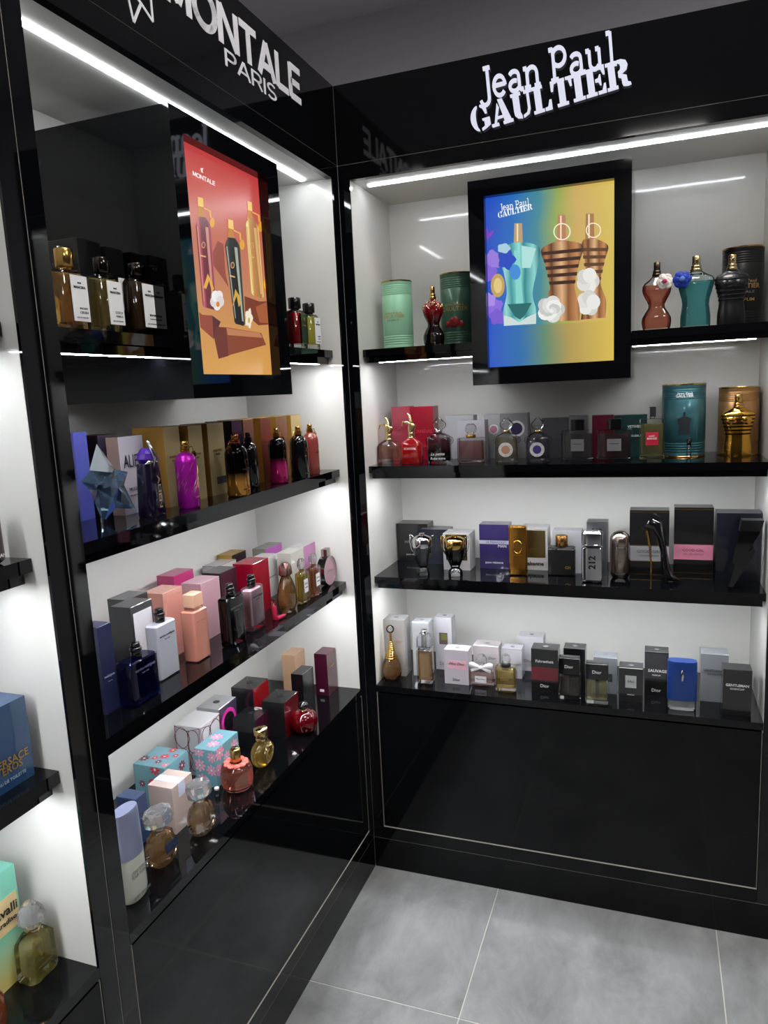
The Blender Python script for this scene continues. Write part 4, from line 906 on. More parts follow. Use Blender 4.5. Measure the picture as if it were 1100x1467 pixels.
t, w, h = bottle('R', 3, 'glossy black high heel shoe bottle with thin gold heel', 944, 835, 742, 58, None, 'shoe_perfume_bottle', r=.02)
BG = M((10, 10, 12), rough=.05, coat=1.)
MB().rings([[(x + (a_ * math.cos(q)) * w, b_ * math.sin(q) * w, z * h + s * a_ * math.cos(q) * w) for q in [k * math.pi / 8 for k in range(16)]] for x, z, a_, b_, s in ((-.3 * w, .8, .03, .06, 1.), (-.28 * w, .92, .16, .13, .9), (-.1 * w, .88, .16, .15, .6), (.02 * w, .68, .12, .13, -.6), (.1 * w, .46, .09, .11, -.4), (.14 * w, .24, .11, .12, -.3), (.2 * w, .11, .14, .15, .0), (.36 * w, .055, .1, .15, 0), (.5 * w, .03, .02, .06, 0))]).build('shoe', BG, t, smooth=70)
MB().tube([(-.3 * w, 0, h * .8), (-.22 * w, 0, h * .55), (-.19 * w, 0, h * .25), (-.185 * w, 0, .0)], [.006, .0036, .0024, .002], 10).build('heel', GOLD, t, smooth=60)
MB().ball(.3 * w, 0, .006, w * .2, 14, 8, sz=.16, sy=.5).build('sole', BG, t, smooth=60)
t, w, h = bottle('R', 3, 'black lightning bolt bottle leaning in front of the blue black carton', 1062, 841, 744, 46, .075, 'bolt_perfume_bottle', r=.016)
MB().prism([(-.4 * w, 0), (-.3 * w, 0), (.34 * w, .56 * h), (.28 * w, .62 * h), (.12 * w, .54 * h), (.46 * w, .84 * h), (-.12 * w, .84 * h), (-.3 * w, .4 * h), (-.22 * w, .36 * h)], -.016, .016).build('bolt', BG, t, smooth=0)
MB().prism([(-.12 * w, .845 * h), (.47 * w, .845 * h), (.54 * w, h), (-.06 * w, h)], -.017, .017).build('cap', M((20, 20, 22), rough=.3), t, smooth=0)
# --- the deck of the right hand cabinet
WX = M((70, 70, 74), rough=.2)
def dior_box(label, fl, tr, base, front, side=None, top=None, d=.05, text_=(), plates=(), **k):
    return carton('R', 4, label, fl, tr, front, side, top, base=base, d=d, text_=text_, plates=plates, fold=k.pop('fold', M((150, 150, 156), rough=.25)), **k)
SW = gloss((226, 224, 232)); ST = gloss((222, 222, 230))
dior_box("tall white carton behind the gold necked teardrop bottle", (548, 887), (577, 885), (548, 966), gloss((196, 192, 190)), SW, ST, d=.06, text_=(("J'adore", .5, .62, GOLD_INK, .15, None, 0, .3),))
dior_box('tall white carton behind the amber bottle with crystal cap', (589.5, 891), (613, 890), (589.5, 967), gloss((206, 210, 212)), SW, ST, plates=((.3, .62, .22, .2, plain((96, 120, 150))),))
dior_box('tall white carton with a small rainbow foil square', (622, 884), (646, 883), (622, 958), SW, gloss((206, 206, 216)), ST, plates=((0, .6, .5, .22, M((160, 140, 150), rough=.2, metal=.7)), (.05, .63, .34, .12, M((170, 176, 90), rough=.2, metal=.6))), text_=(('Dior', .5, .12, GREY_INK),))
dior_box('white carton with pale pink script label', (635.5, 930), (670, 927), (635.5, 978.5), gloss((220, 212, 222)), gloss((204, 200, 214)), ST, plates=((.03, .57, .76, .24, plain((226, 172, 188))),), text_=(('Miss Dior', .66, .6, plain((70, 40, 50)), .03, None, 0, .4), ('Dior', .3, .14, BLACK_INK)))
dior_box('pale rose carton with grey script label behind the bow bottle', (677.5, 924), (714, 921), (677.5, 970), gloss((214, 204, 208)), gloss((206, 200, 208)), ST, plates=((.08, .6, .72, .36, plain((180, 176, 180))),), text_=(('Miss Dior', .6, .64, BLACK_INK, .08, None, 0, .4),), d=.055)
dior_box('white carton with black edge behind the round gold bottle', (717, 929), (747, 927), (717, 970), SW, gloss((200, 200, 208)), ST, edge=BLACK_INK, text_=(('EDIT', .3, .48, BLACK_INK, .3),), d=.05)
dior_box('white carton standing furthest back behind the black carton with red band', (742, 911), (778, 909), (742, 960), SW, None, ST, text_=(('Dior', .3, .3, GREY_INK, -.1),))
dior_box('black carton with a wide red band and white lettering', (760.5, 929), (799, 927), (760.5, 989), gloss((26, 26, 28)), gloss((40, 40, 42)), gloss((90, 90, 92)), plates=((0, .42, 1., .3, gloss((120, 24, 38))),), text_=(('Fahrenheit', .66, .72, WHITE_INK), ('Dior', .32, .14, WHITE_INK)), d=.055)
dior_box('tall plain black carton behind the dark bottle with square black cap', (807, 928), (838, 926), (807, 985), gloss((16, 16, 18)), gloss((50, 50, 52)), gloss((80, 80, 82)), d=.05)
dior_box('silver grey carton behind the clear bottle with black top', (850, 941), (884, 939), (850, 992), gloss((150, 156, 164)), gloss((170, 176, 182)), gloss((170, 186, 188)), plates=((.2, .45, .2, .22, plain((60, 60, 64))),), d=.05)
dior_box('charcoal carton with a silver square label', (886.5, 956), (921, 954), (886.5, 1004), gloss((40, 41, 44)), gloss((60, 60, 62)), gloss((110, 110, 112)), plates=((0, .6, .46, .36, plain((186, 188, 190))),), text_=(('EAU', .26, .62, BLACK_INK), ('PARFUM', .28, .22, WHITE_INK)), d=.05)
dior_box('two tone black and charcoal carton beside the bright blue bottle', (923.5, 933), (958, 932), (923.5, 996), gloss((16, 16, 18)), gloss((40, 40, 42)), gloss((100, 100, 104)), plates=((0, .68, 1., .56, gloss((58, 60, 64))),), text_=(('SAUVAGE', .78, .58, WHITE_INK, .04, None, .015), ('PARFUM', .34, .48, WHITE_INK), ('Dior', .38, .14, WHITE_INK)), d=.05)  # charcoal panel: box print, with some reflection put into its colour
carton('R', 4, 'silver carton with black lettering at the end of the deck', (1004, 936), (1044, 936), gloss((146, 150, 158), wrinkle=.2), gloss((120, 122, 128)), gloss((120, 122, 124)), base=(1004, 1004), d=.055, text_=(('GENTLEMAN', .8, .66, BLACK_INK), ('GIVENCHY', .5, .58, BLACK_INK)))
carton('R', 4, 'black cellophane wrapped carton in front of the silver one', (1036, 958), (1078, 957), gloss((34, 34, 36), wrinkle=.45, wscale=16), gloss((60, 60, 62)), gloss((110, 110, 112)), base=(1036, 1023), d=.05, text_=(('GENTLEMAN', .8, .66, WHITE_INK, 0, None, .02), ('GIVENCHY', .5, .58, WHITE_INK)))
t, w, h = bottle('R', 4, 'teardrop glass bottle with slender ringed gold neck', 558, 977.5, 896, 28.5, None, 'teardrop_perfume_bottle')
r = w / 2
MB().lathe([(r * .55, 0), (r * .75, h * .015), (r * .95, h * .1), (r, h * .18), (r * .9, h * .28), (r * .68, h * .38), (r * .46, h * .47), (r * .36, h * .52)], 36).build('glass', CLEAR, t, smooth=60)
MB().lathe([(r * .6, h * .04), (r * .85, h * .11), (r * .9, h * .18), (r * .8, h * .27), (r * .58, h * .37), (r * .4, h * .44)], 36).build('liquid', juice((232, 178, 110)), t, smooth=60)
p = []
for k in range(14): zk = h * (.4 + .034 * k); rk = r * (.62 - .47 * min(1, k / 9) ** .8); p += [(rk, zk), (rk * 1.06, zk + h * .012), (rk, zk + h * .026)]
MB().lathe(p, 28).build('gold_neck', GOLD, t, smooth=30); MB().ball(0, 0, h * .93, r * .42, 20, 12).build('ball_stopper', CLEAR, t, smooth=70)
t, w, d, H, h = square_flask('R', 4, 'tall square bottle of amber perfume with chunky crystal cap', 610.5, 981, 902, 21.5, (232, 178, 120), hb=.64, dr=.8, cap=None, collar=CHROME, foot=.012)
block(t, w * .8, d * .8, H, H + h * .02, CHROME, 'neck_plate'); MB().loft(RR(.004, 2), [(H + h * .02, w * .8, d * .8), (H + h * .05, w * .98, d * .98), (H + h * .24, w * .98, d * .98), (H + h * .29, w * .6, d * .6)]).build('crystal_cap', CRYSTAL, t, smooth=0); cyl(t, w * .2, H + h * .05, h, SILVER, 'spray_tube')
t, w, d, H, h = square_flask('R', 4, 'square bottle of pale pink perfume with white ribbon bow', 691, 986.5, 938, 36, (236, 196, 188), hb=.52, dr=.55, cap=None, collar=SILVER)
plate(t, w * .46, H * .42, H * .45, -d / 2 - .0003, plain((226, 222, 226))); text(t, 'Miss Dior', w * .36, H * .48, -d / 2 - .0012, BLACK_INK, shear=.3)
crystal(t, w * .42, w * .42, H + h * .12, h, n=8); cyl(t, w * .14, H, H + h * .13, SILVER, 'neck')
for s in (-1, 1):
    MB().rings([[(s * x * w, -d * .32 + b_ * w * math.sin(q), H + h * .1 + dz * h + a_ * h * math.cos(q)) for q in [k * math.pi / 5 for k in range(10)]] for x, a_, b_, dz in ((.02, .02, .03, 0), (.16, .07, .09, .03), (.34, .1, .1, .07), (.46, .08, .06, .06))]).build('bow_loop', plain((232, 230, 236), .4), t, smooth=60)
    MB().rings([[(s * x * w, -d * .42 + .01 * w * math.sin(q), H + h * z + a_ * h * math.cos(q)) for q in [k * math.pi / 3 for k in range(6)]] for x, z, a_ in ((.0, .1, .03), (.2, .03, .05), (.4, -.02, .06))]).build('bow_tail', plain((226, 224, 230), .4), t, smooth=60)
MB().ball(0, -d * .36, H + h * .1, w * .07, 10, 8).build('bow_knot', plain((236, 234, 238), .4), t)
t, w, d, H, h = square_flask('R', 4, 'rounded bottle of golden perfume with dark collar and crystal ball stopper', 725.5, 994, 938, 29.5, (214, 180, 90), hb=.68, dr=.75, cap=None, collar=None, rad=.012, foot=.012)
text(t, 'Dior', w * .4, H * .55, -d / 2, GOLD_INK); cyl(t, w * .24, H - .001, H + h * .08, BLACK_PLASTIC, 'collar'); crystal(t, w * .5, w * .5, H + h * .08, h, n=9)
for lab, cx, yb, yt, wpx, lq in (('dark glass bottle of olive brown perfume with square black top', 816, 1006, 941, 30.5, (92, 78, 50)), ('clear bottle of straw coloured perfume with square black top', 855.5, 1012.5, 949, 32.5, (206, 190, 120))):
    t, w, d, H, h = square_flask('R', 4, lab, cx, yb, yt, wpx, lq, hb=.6, dr=.5, cap=None, collar=None, foot=.012, wall=.005)
    block(t, w * .94, d * .94, H + .001, h, BLACK_PLASTIC if lq[0] < 150 else M((30, 30, 32), rough=.2, coat=.6), 'cap'); text(t, 'Dior', w * .38, H + (h - H) * .5, -d * .47 - .0003, WHITE_INK)
    block(t, w * .14, d * .2, .014, H - .003, DARK_CAP, 'dip_tube', r=.001)
t, w, h = bottle('R', 4, 'bright blue rounded bottle with clear glass foot and silver stud', 976, 1018, 946, 39.5, None, 'perfume_bottle', r=.018)
d = w * .5; sh = lambda a, b: ell(a, b, 32, 3.2)
MB().loft(sh, [(0, w * .9, d * .9), (.004, w * .97, d * .97), (h * .34, w, d), (h * .36, w * .94, d * .94)]).build('glass_foot', glass((236, 240, 246)), t)
MB().loft(sh, [(h * .2, w * 1.004, d * 1.004), (h * .6, w * 1.01, d * 1.01), (h * .97, w * 1.0, d * 1.0), (h, w * .96, d * .94)]).build('blue_sleeve', M((26, 58, 124), rough=.3, coat=.3), t)
MB().loft(lambda a, b: ell(a, b, 16), [(h * .62, .006, .006, 0, -d * .5), (h * .7, .009, .008, 0, -d * .51), (h * .8, .008, .008, 0, -d * .51), (h * .84, .003, .003, 0, -d * .5)]).build('stud', CHROME, t, smooth=60)
# ================================================================== left hand cabinet
BK = gloss((14, 14, 16)); 
def lcarton(lvl, label, fl, tr, front, side=None, top=None, **k): return carton('L', lvl, label, fl, tr, front, side, top, **k)
# --- top shelf, left of the light box
carton('L', 1, 'black carton with white label behind the gold capped bottle', (109, 339.5), (143, 349), BK, v=.117, d=.075, plates=((.28, .5, .4, .36, PAPER),))
carton('L', 1, 'black carton with white label behind the bottle of dark brown perfume', (150, 352), (175, 358), BK, v=.115, d=.075, plates=((.28, .5, .4, .36, PAPER),))
def label_bottle(label, u, v, w, d, hb, hc, liquid, cap, words, left=.12, capr=.017, lm=None):
    X, Y = world('L', u, v)
    t = thing('perfume_bottle', label, 'perfume bottle', (X, Y, S1 + .0004), math.pi / 2, 'thick glass bottles with white labels')
    vessel(t, RR(d * .42, 6), [(0, w, d), (.003, w + .001, d + .001), (hb - .008, w, d), (hb - .002, w * .9, d * .86), (hb, w * .7, d * .7)], None, liquid, .93, .0035, .014, lmat=lm)
    cyl(t, capr * .7, hb - .0005, hb + .004, cap, 'collar'); cyl(t, capr, hb + .004, hb + hc, cap, 'cap')
    if words:
        plate(t, w * .62, hb * .74, hb * .53, -d / 2 - .0006, PAPER, xc=w * left)
        text(t, 'M', w * .12, hb * .78, -d / 2 - .0014, BLACK_INK, xc=w * left, bold=.04, h=hb * .03); text(t, 'MANCERA', w * .44, hb * .71, -d / 2 - .0014, BLACK_INK, xc=w * left, bold=.02)
        for k, s in enumerate(words): text(t, s, w * .3, hb * (.37 - .065 * k), -d / 2 - .0014, BLACK_INK, xc=w * (left + .08))
        text(t, 'EAU DE PARFUM', w * .42, hb * .22, -d / 2 - .0014, GREY_INK, xc=w * left)
    DIM.append((label, w, d, hb + hc, v, u)); return t
def on_front(px, py, v=.075): return plane('L', px, py, v)
lb_spec = (('clear bottle of orange brown perfume with gold cap and white label', 84, 126, 387, 357, (236, 170, 80), GOLD, ('INSTANT', 'CRUSH')),
           ('bottle of olive gold perfume with white label and dark metal cap', 132, 181, 396, 370, (196, 170, 84), DARK_CAP, ('COCO', 'VANILLE')),
           ('bottle of dark brown perfume with white label beside the light box', 184, 229, 400, 378, (120, 76, 40), DARK_CAP, ('RED', 'TOBACCO')))
for lab, x0, x1, ys, yt, lq, cp, wds in lb_spec:
    va = .058; u0, zs = plane('L', (x0 * .42 + x1 * .58), ys, va)
    X, Y = world('L', u0, va + .022); hb = top_z(X, Y, ys) - S1; hc = top_z(X, Y, yt) - S1 - hb
    label_bottle(lab, u0, va + .022, .062, .036, hb, hc, lq, cp, wds, capr=.015)
u0, zs = plane('L', 79, 360, .15)
label_bottle('clear bottle with tall clear square cap next to the black post', max(u0, -1.105), .15, .055, .04, .105, .05, (226, 190, 120), glass((255, 246, 226)), None)
# right of the light box
u0, _ = plane('L', 424, 470, .07); X, Y = world('L', u0, .07); hb = top_z(X, Y, 445) - S1; hc = top_z(X, Y, 427) - S1 - hb
t = label_bottle('red glass bottle with black gold edged label and black cap', u0, .07, .06, .042, hb, hc, None, BLACK_PLASTIC, None, lm=M((170, 12, 18), rough=.1, trans=.3))
plate(t, .04, hb * .78, hb * .52, -.0222, GOLD, xc=.006, name='label_edge'); plate(t, .037, hb * .75, hb * .52, -.0229, BLACK_PLASTIC, xc=.006); text(t, 'AOUD', .02, hb * .6, -.0237, GOLD_INK, xc=.006); disc(t, .006, hb * .76, -.0235, GOLD, xc=.006, name='crest')
u0, _ = plane('L', 444, 475, .062); X, Y = world('L', u0, .062); hb = top_z(X, Y, 451) - S1; hc = top_z(X, Y, 435) - S1 - hb
label_bottle('bottle of bright yellow green perfume with white label and black cap', u0, .062, .06, .042, hb, hc, (206, 196, 60), M((34, 30, 30), rough=.2, coat=.4), ('WILD', 'FRUITS'))
carton('L', 1, 'grey carton behind the red glass bottle', (409, 421), (421, 422), gloss((90, 90, 94)), v=.2, d=.05)
# --- second shelf: cartons along the back
def foilbox(label, fl, tr, front, side, v=.118, d=.075, words=None, ink=BLACK_INK, **k):
    return carton('L', 2, label, fl, tr, front, side, M((150, 140, 112), rough=.25, metal=.6), v=v, d=d, text_=words or (), **k)
GF, GS = M((208, 188, 140), rough=.3, metal=.4, wrinkle=.2), M((172, 130, 62), rough=.3, metal=.4, wrinkle=.15)
foilbox('periwinkle blue carton beside the post', (104, 620), (123, 620), gloss((96, 104, 206)), gloss((80, 80, 170)), v=.2)
foilbox('taupe and lilac metallic carton behind the clear star bottle', (139, 624), (167, 623), foil((150, 138, 166), .35), foil((92, 74, 76), .35), v=.19, d=.06)
foilbox('white carton with black pointed lettering behind the purple bottle', (168, 626), (203, 622), gloss((206, 202, 214)), gloss((180, 150, 130)), v=.15, d=.03, words=(('ALIEN', .8, .68, BLACK_INK, .02, .16), ('MUGLER', .5, .32, BLACK_INK), ('EAU DE PARFUM', .5, .24, BLACK_INK)), edge=COPPER)
MT = (('MONTALE', .55, .62, M((120, 100, 60), rough=.4, metal=.6)), ('PARIS', .25, .57, M((120, 100, 60), rough=.4, metal=.6)))
def crest_box(label, fl, tr, front, side, **k):
    t = foilbox(label, fl, tr, front, side, words=MT, **k); return t
crest_box('gold foil carton behind the purple bottle with silver claws', (233, 612), (255.5, 610), GF, GS, d=.08)
crest_box('gold foil carton behind the magenta bottle', (268.5, 610), (288, 608.5), GF, GS)
crest_box('gold foil carton with dark label next to the black and gold bottle', (296, 607), (319, 605), GF, GS, plates=((.15, .2, .6, .1, plain((60, 62, 66))),))
crest_box('navy blue and violet foil carton behind the black and gold bottle', (331, 603), (346, 602), foil((84, 56, 88), .25), gloss((18, 20, 34)))
crest_box('rose gold foil carton next to the navy one', (347.5, 601), (362, 600), foil((176, 128, 116), .3), GS)
crest_box('dusty pink and gold foil carton behind the black and pink bottle', (372, 599), (386.5, 597), foil((176, 110, 96), .3), GS)
crest_box('gold and red foil carton between the black bottles', (395, 597), (410, 595.5), foil((168, 124, 100), .3), GS)
crest_box('pale matt gold carton at the end of the row behind the terracotta bottle', (416, 595), (430, 594), M((206, 184, 128), rough=.45, metal=.4), GS)
# star flasks
def star_flask(label, u, v, h, w, mat, twist, lean, cap):
    X, Y = world('L', u, v)
    t = thing('star_perfume_bottle', label, 'perfume bottle', (X, Y, S2 + .0004), math.pi / 2 + math.radians(twist), 'faceted star bottles')
    P = [(-.12, 1.), (.16, .66), (.42, .60), (.32, .44), (.5, .1), (.1, .16), (-.17, .0), (-.34, .44), (-.48, .56), (-.3, .68)]
    P = [(x * w, z * h) for x, z in P]; c = .27 * w
    for nm, idx, m in (('star_body', None, mat),):
        mb = MB(); n = len(P); mb.v = [(x, 0, z) for x, z in P] + [(0, -c, .44 * h), (0, c, .44 * h)]
        for i in range(n):
            j = (i + 1) % n; mb.face((i, j, n)); mb.face((j, i, n + 1))
        mb.build(nm, m, t, smooth=0)
    mb = MB(); q = [(-.12 * w, h * 1.003), (.17 * w, .665 * h), (0, .56 * h), (-.31 * w, .685 * h)]
    mb.v = [(x, 0, z) for x, z in q] + [(-.06 * w, -c * .9, .64 * h), (-.06 * w, c * .9, .64 * h)]
    for i in range(4):
        j = (i + 1) % 4; mb.face((i, j, 4)); mb.face((j, i, 5))
    mb.build('point_cap', cap, t, smooth=0); MB().tube([(-.17 * w, 0, .0), (-.17 * w, 0, .01)], .004, 8).build('foot_tip', CHROME, t)
    DIM.append((label, w, c * 2, h, v, u)); return t
u0, v0 = level('L', 150, 757, S2); X, Y = world('L', u0 + .02, v0 + .02); hs = top_z(X, Y, 638) - S2
star_flask('large clear ice blue faceted star bottle', u0 + .066, v0 + .04, hs, .115, M((164, 202, 236), rough=0., trans=.93, ior=1.45), -14, 0, M((196, 206, 214), rough=.08, metal=.85))
star_flask('dark blue faceted star bottle half hidden by the post', -1.085, .12, hs * .8, .075, M((14, 30, 120), rough=.05, trans=.55), 6, 0, SILVER)
t, w, h = bottle('L', 2, 'dark purple tapered bottle with amethyst cap and silver claws', 219, 741, 631, 40, None, 'perfume_bottle', r=.02)
hb = h * .7; d = w * .62
MB().loft(RR(w * .2, 5), [(0, w * .94, d), (.004, w, d * 1.05), (hb * .9, w * .82, d * .9), (hb, w * .76, d * .84)]).build('body', M((24, 14, 38), rough=.08, coat=.4), t)
cr = MB().loft(lambda a, b: ell(a, b, 10, 2.2), [(hb, w * .6, d * .7), (hb + h * .06, w * .86, d * 1.), (hb + h * .13, w * .74, d * .9), (hb + h * .2, w * .36, d * .45)]).build('amethyst_cap', M((92, 56, 180), rough=.08, trans=.55), t, smooth=0)
MB().tube([(.0, -d * .4, hb - .006), (-w * .02, -d * .56, hb + h * .08), (-w * .1, -d * .36, h * .97), (-w * .12, -d * .2, h)], [.0012, .0045, .0036, .001], 8).build('claw', SILVER, t, smooth=60)
MB().tube([(w * .34, -d * .2, hb), (w * .42, -d * .2, hb + h * .06), (w * .2, -d * .1, hb + h * .2)], [.002, .003, .001], 8).build('claw', SILVER, t, smooth=60); MB().tube([(-w * .4, -d * .3, hb), (-w * .3, -d * .45, hb + h * .02), (-w * .1, -d * .5, hb + h * .02)], [.001, .004, .002], 8).build('claw', SILVER, t, smooth=60)
text(t, 'ALIEN', hb * .62, hb * .46, -d * .5 - .0004, PALE_GOLD, xc=w * .12, h=.009, bold=.02, rot=(0, math.pi / 2, 0))
# tall round bottles
MAG = M((176, 22, 168), rough=.32, metal=.55)
t, w, h = charm_bottle('L', 'magenta metallic bottle with gold collar and slanted dashes', 272, 729, 632, 31, MAG, marks=False)
mb = MB(); rnd = random.Random(4); r = w / 2
for i in range(46):
    a0 = rnd.uniform(-2.2, 1.6); z0 = h * rnd.uniform(.18, .6); q = []
    for k in range(3): q.append((r * 1.004 * math.sin(a0 + .16 * k), -r * 1.004 * math.cos(a0 + .16 * k), z0 + .006 * k))
    mb.tube(q, .0004, 4)
mb.build('gold_dashes', PALE_GOLD, t)['kind'] = 'stuff'; curved_text(t, 'MONTALE', r * 1.2, h * .16, r, PALE_GOLD, h * .025)
charm_bottle('L', 'black bottle fading to gold at the foot with amber charm', 343, 712, 622, 33, lambda hb: grad((206, 150, 72), (12, 12, 14), hb * .26, hb * .46, .1, metal=.8), charm=-1, tag='INTENSE', metal=COPPER)
charm_bottle('L', 'all black bottle with black spray head', 361, 704, 620, 24, M((10, 10, 12), rough=.08, coat=.6), charm=0, metal=M((24, 24, 26), rough=.2, metal=.5), tag='AOUD')
charm_bottle('L', 'black bottle fading to hot pink at the foot', 400.5, 693, 614, 26, lambda hb: grad((200, 44, 120), (12, 10, 14), hb * .38, hb * .56, .08, metal=.6), tag='ROSES')
charm_bottle('L', 'glossy black bottle with gold collar in front of the terracotta bottle', 431, 687, 611, 26, M((10, 10, 12), rough=.06, coat=.6), charm=-1, tag='BLACK')
charm_bottle('L', 'terracotta red bottle with gold collar and silver charm', 447.5, 680, 608, 23, M((140, 62, 56), rough=.15, coat=.8), tag='ROSE')
# --- third shelf
CL = gloss((200, 198, 200))
lcarton(3, 'dark navy carton with silver lettering next to the post', (138, 900), (159, 897), gloss((40, 44, 84)), gloss((34, 36, 70)), v=.1, d=.04, text_=(('rodriguez', .7, .42, plain((150, 160, 190))), ('for him', .3, .36, plain((150, 160, 190)))))
lcarton(3, 'charcoal carton with pink window furthest from the shelf edge', (180.5, 860), (210, 842), gloss((46, 46, 50)), v=.2, d=.05, plates=((.12, .6, .6, .6, plain((226, 170, 176))),))
lcarton(3, 'charcoal carton with large white window behind the white bottle', (186, 871), (217, 858), gloss((46, 46, 50)), gloss((56, 57, 58)), gloss((84, 84, 84)), v=.125, d=.05, plates=((.02, .55, .84, .72, plain((214, 210, 216))),), text_=(('pure musc', .4, .4, BLACK_INK), ('narciso rodriguez', .62, .35, BLACK_INK), ('for her', .2, .3, BLACK_INK)))
PK = gloss((232, 166, 150)); 
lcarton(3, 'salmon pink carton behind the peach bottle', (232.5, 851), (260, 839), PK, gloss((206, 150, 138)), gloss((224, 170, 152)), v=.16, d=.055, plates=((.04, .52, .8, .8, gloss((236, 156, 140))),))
lcarton(3, 'raspberry pink carton in the back row', (248.6, 826), (276.5, 816), gloss((206, 60, 126)), gloss((150, 60, 100)), gloss((200, 96, 136)), v=.24, d=.05)
lcarton(3, 'powder pink carton behind the black slab bottle', (287, 837), (313.5, 825), gloss((216, 168, 180)), gloss((206, 164, 176)), gloss((232, 190, 198)), v=.15, d=.055)
lcarton(3, 'black and plum glossy carton in front of the white one', (315, 822), (338, 810), gloss((64, 40, 54)), gloss((40, 40, 42)), gloss((70, 72, 72)), v=.18, d=.055)
lcarton(3, 'white carton with burgundy edge in the back row', (312, 812), (338, 803), gloss((214, 212, 212)), gloss((196, 196, 198)), gloss((206, 208, 206)), v=.265, d=.05, edge=plain((110, 40, 50)))
lcarton(3, 'bright red carton with sloping sides', (361.5, 809), (384, 800), gloss((160, 8, 40), rough=.2), gloss((150, 6, 38), rough=.2), gloss((190, 36, 60), rough=.2), v=.13, d=.06)
lcarton(3, 'white carton with gold lines behind the bright red carton', (375, 803), (397.5, 797), gloss((224, 222, 218)), gloss((214, 214, 212)), gloss((222, 222, 220)), v=.18, d=.05, text_=(('NARCISO', .6, .5, GREY_INK),))
lcarton(3, 'black carton with gold side by the back panel', (332, 796), (352, 790.5), gloss((26, 24, 22)), M((196, 160, 84), rough=.3, metal=.7), gloss((110, 96, 60)), v=.275, d=.05, edge=GOLD)
lcarton(3, 'orchid pink carton with grey green side at the far back', (380, 787), (403, 778), gloss((206, 100, 200)), gloss((150, 154, 142)), gloss((160, 166, 150)), v=.235, d=.045)
lcarton(3, 'cream carton behind the crystal stoppered bottles', (416, 793), (433.5, 784), gloss((218, 214, 204)), gloss((206, 204, 194)), gloss((200, 198, 180)), v=.12, d=.045)
lcarton(3, 'white carton with mauve pink front near the end of the shelf', (434.5, 783), (451, 777), gloss((206, 130, 190)), gloss((220, 220, 216)), gloss((224, 226, 222)), v=.12, d=.045)
FROST = lambda c, tr=.35, ro=.25: M(c, rough=ro, trans=tr)
lacquer_bottle('frosted white slab bottle with black spray', (223, 899), (207, 897), (252, 886), (229.5, 978.7), 0, M((226, 230, 240), rough=.12, trans=.5), M((206, 212, 232), rough=.2))
lacquer_bottle('dark midnight blue slab bottle with bright blue foot', (187, 953), (165, 950), (225.5, 931), (198.5, 1013), 0, M((10, 40, 150), rough=.0, trans=.97), M((4, 6, 16), rough=.1), wall=.0016, ink=plain((110, 116, 150)))
lacquer_bottle('peach frosted bottle with square wooden peach cap', (277, 878), (258, 876), (297, 866.5), (281, 952), 0, M((232, 158, 138), rough=.2, trans=.3), M((222, 140, 122), rough=.3), cap=M((226, 178, 150), rough=.4), ink=plain((190, 110, 100)))
lacquer_bottle('black slab bottle with clear foot and black spray', (326, 860), (310, 859), (349, 849), (333, 929.5), 0, CLEAR, M((10, 12, 14), rough=.06), wall=.002, ink=plain((120, 124, 124)))
lacquer_bottle('pale pink slab bottle with clear foot and black spray', (359, 845), (343, 844), (377, 832), (361, 908), 0, CLEAR, M((222, 186, 200), rough=.15), wall=.003)
t, w, h = bottle('L', 3, 'upright pink tester vial beside the bright red carton', 394, 889, 859, 7.5, None, 'tester_vial', 'tester vials')
cyl(t, w / 2, 0, h * .7, M((206, 40, 80), rough=.1, trans=.3), 'tube'); cyl(t, w * .4, h * .7, h, glass((255, 236, 240)), 'cap')
u0, v0 = level('L', 403, 887, S3); X, Y = world('L', u0, v0); t = thing('tester_vial', 'small crimson tester vial lying on its side', 'perfume bottle', (X, Y, S3 + .0004), 0, 'tester vials')
MB().tube([(-.004, -.016, .0055), (0, .012, .0055)], .0052, 12).build('tube', M((170, 16, 60), rough=.2), t, smooth=50); MB().tube([(0, .012, .0055), (.001, .02, .0055)], .004, 12).build('cap', M((120, 10, 40), rough=.2), t, smooth=50)
t, w, h = bottle('L', 3, 'oval bottle of amber perfume with brushed rose metal cap', 413, 880, 806, 37, None, 'perfume_bottle')
hb = h * .72; d = w * .6; sh = lambda a, b: ell(a, b, 32, 2.4)
vessel(t, sh, [(0, w * .66, d * .8), (.004, w * .74, d * .86), (hb * .2, w * .96, d), (hb * .4, w, d), (hb * .66, w * .88, d * .92), (hb * .88, w * .6, d * .7), (hb, w * .4, d * .5)], None, (240, 180, 100), .84, .004, .014)
MB().loft(RR(.006, 4), [(hb, w * .34, d * .5), (hb + h * .04, w * .46, d * .72), (hb + h * .2, w * .42, d * .66), (h, w * .26, d * .4)]).build('cap', M((166, 130, 124), rough=.25, metal=1.), t)
for lab, cx, yb, yt, wpx, lq, wd in (('square bottle of golden amber perfume with crystal stopper and white label', 435, 866, 800, 23, (232, 196, 70), 'COCO'), ('square bottle of rose amber perfume with crystal stopper and white label', 451.5, 856, 793, 24, (226, 150, 110), 'COCO')):
    t, w, d, H, h = square_flask('L', 3, lab, cx, yb, yt, wpx, lq, hb=.7, dr=.5, cap=None, collar=GOLD, foot=.006)
    plate(t, w * .5, H * .42, H * .55, -d / 2 - .0004, PAPER); text(t, wd, w * .36, H * .62, -d / 2 - .0012, BLACK_INK); text(t, 'CHANEL', w * .36, H * .5, -d / 2 - .0012, BLACK_INK); cyl(t, w * .16, H, H + h * .07, GOLD, 'neck'); crystal(t, w * .62, w * .44, H + h * .05, h, n=8)
t, w, h = bottle('L', 3, 'round disc bottle of pale pink perfume with silver rim', 469.5, 840, 786, 19, None, 'disc_perfume_bottle', r=.014)
R_ = h * .38; CZD = R_ * 1.05 + .001
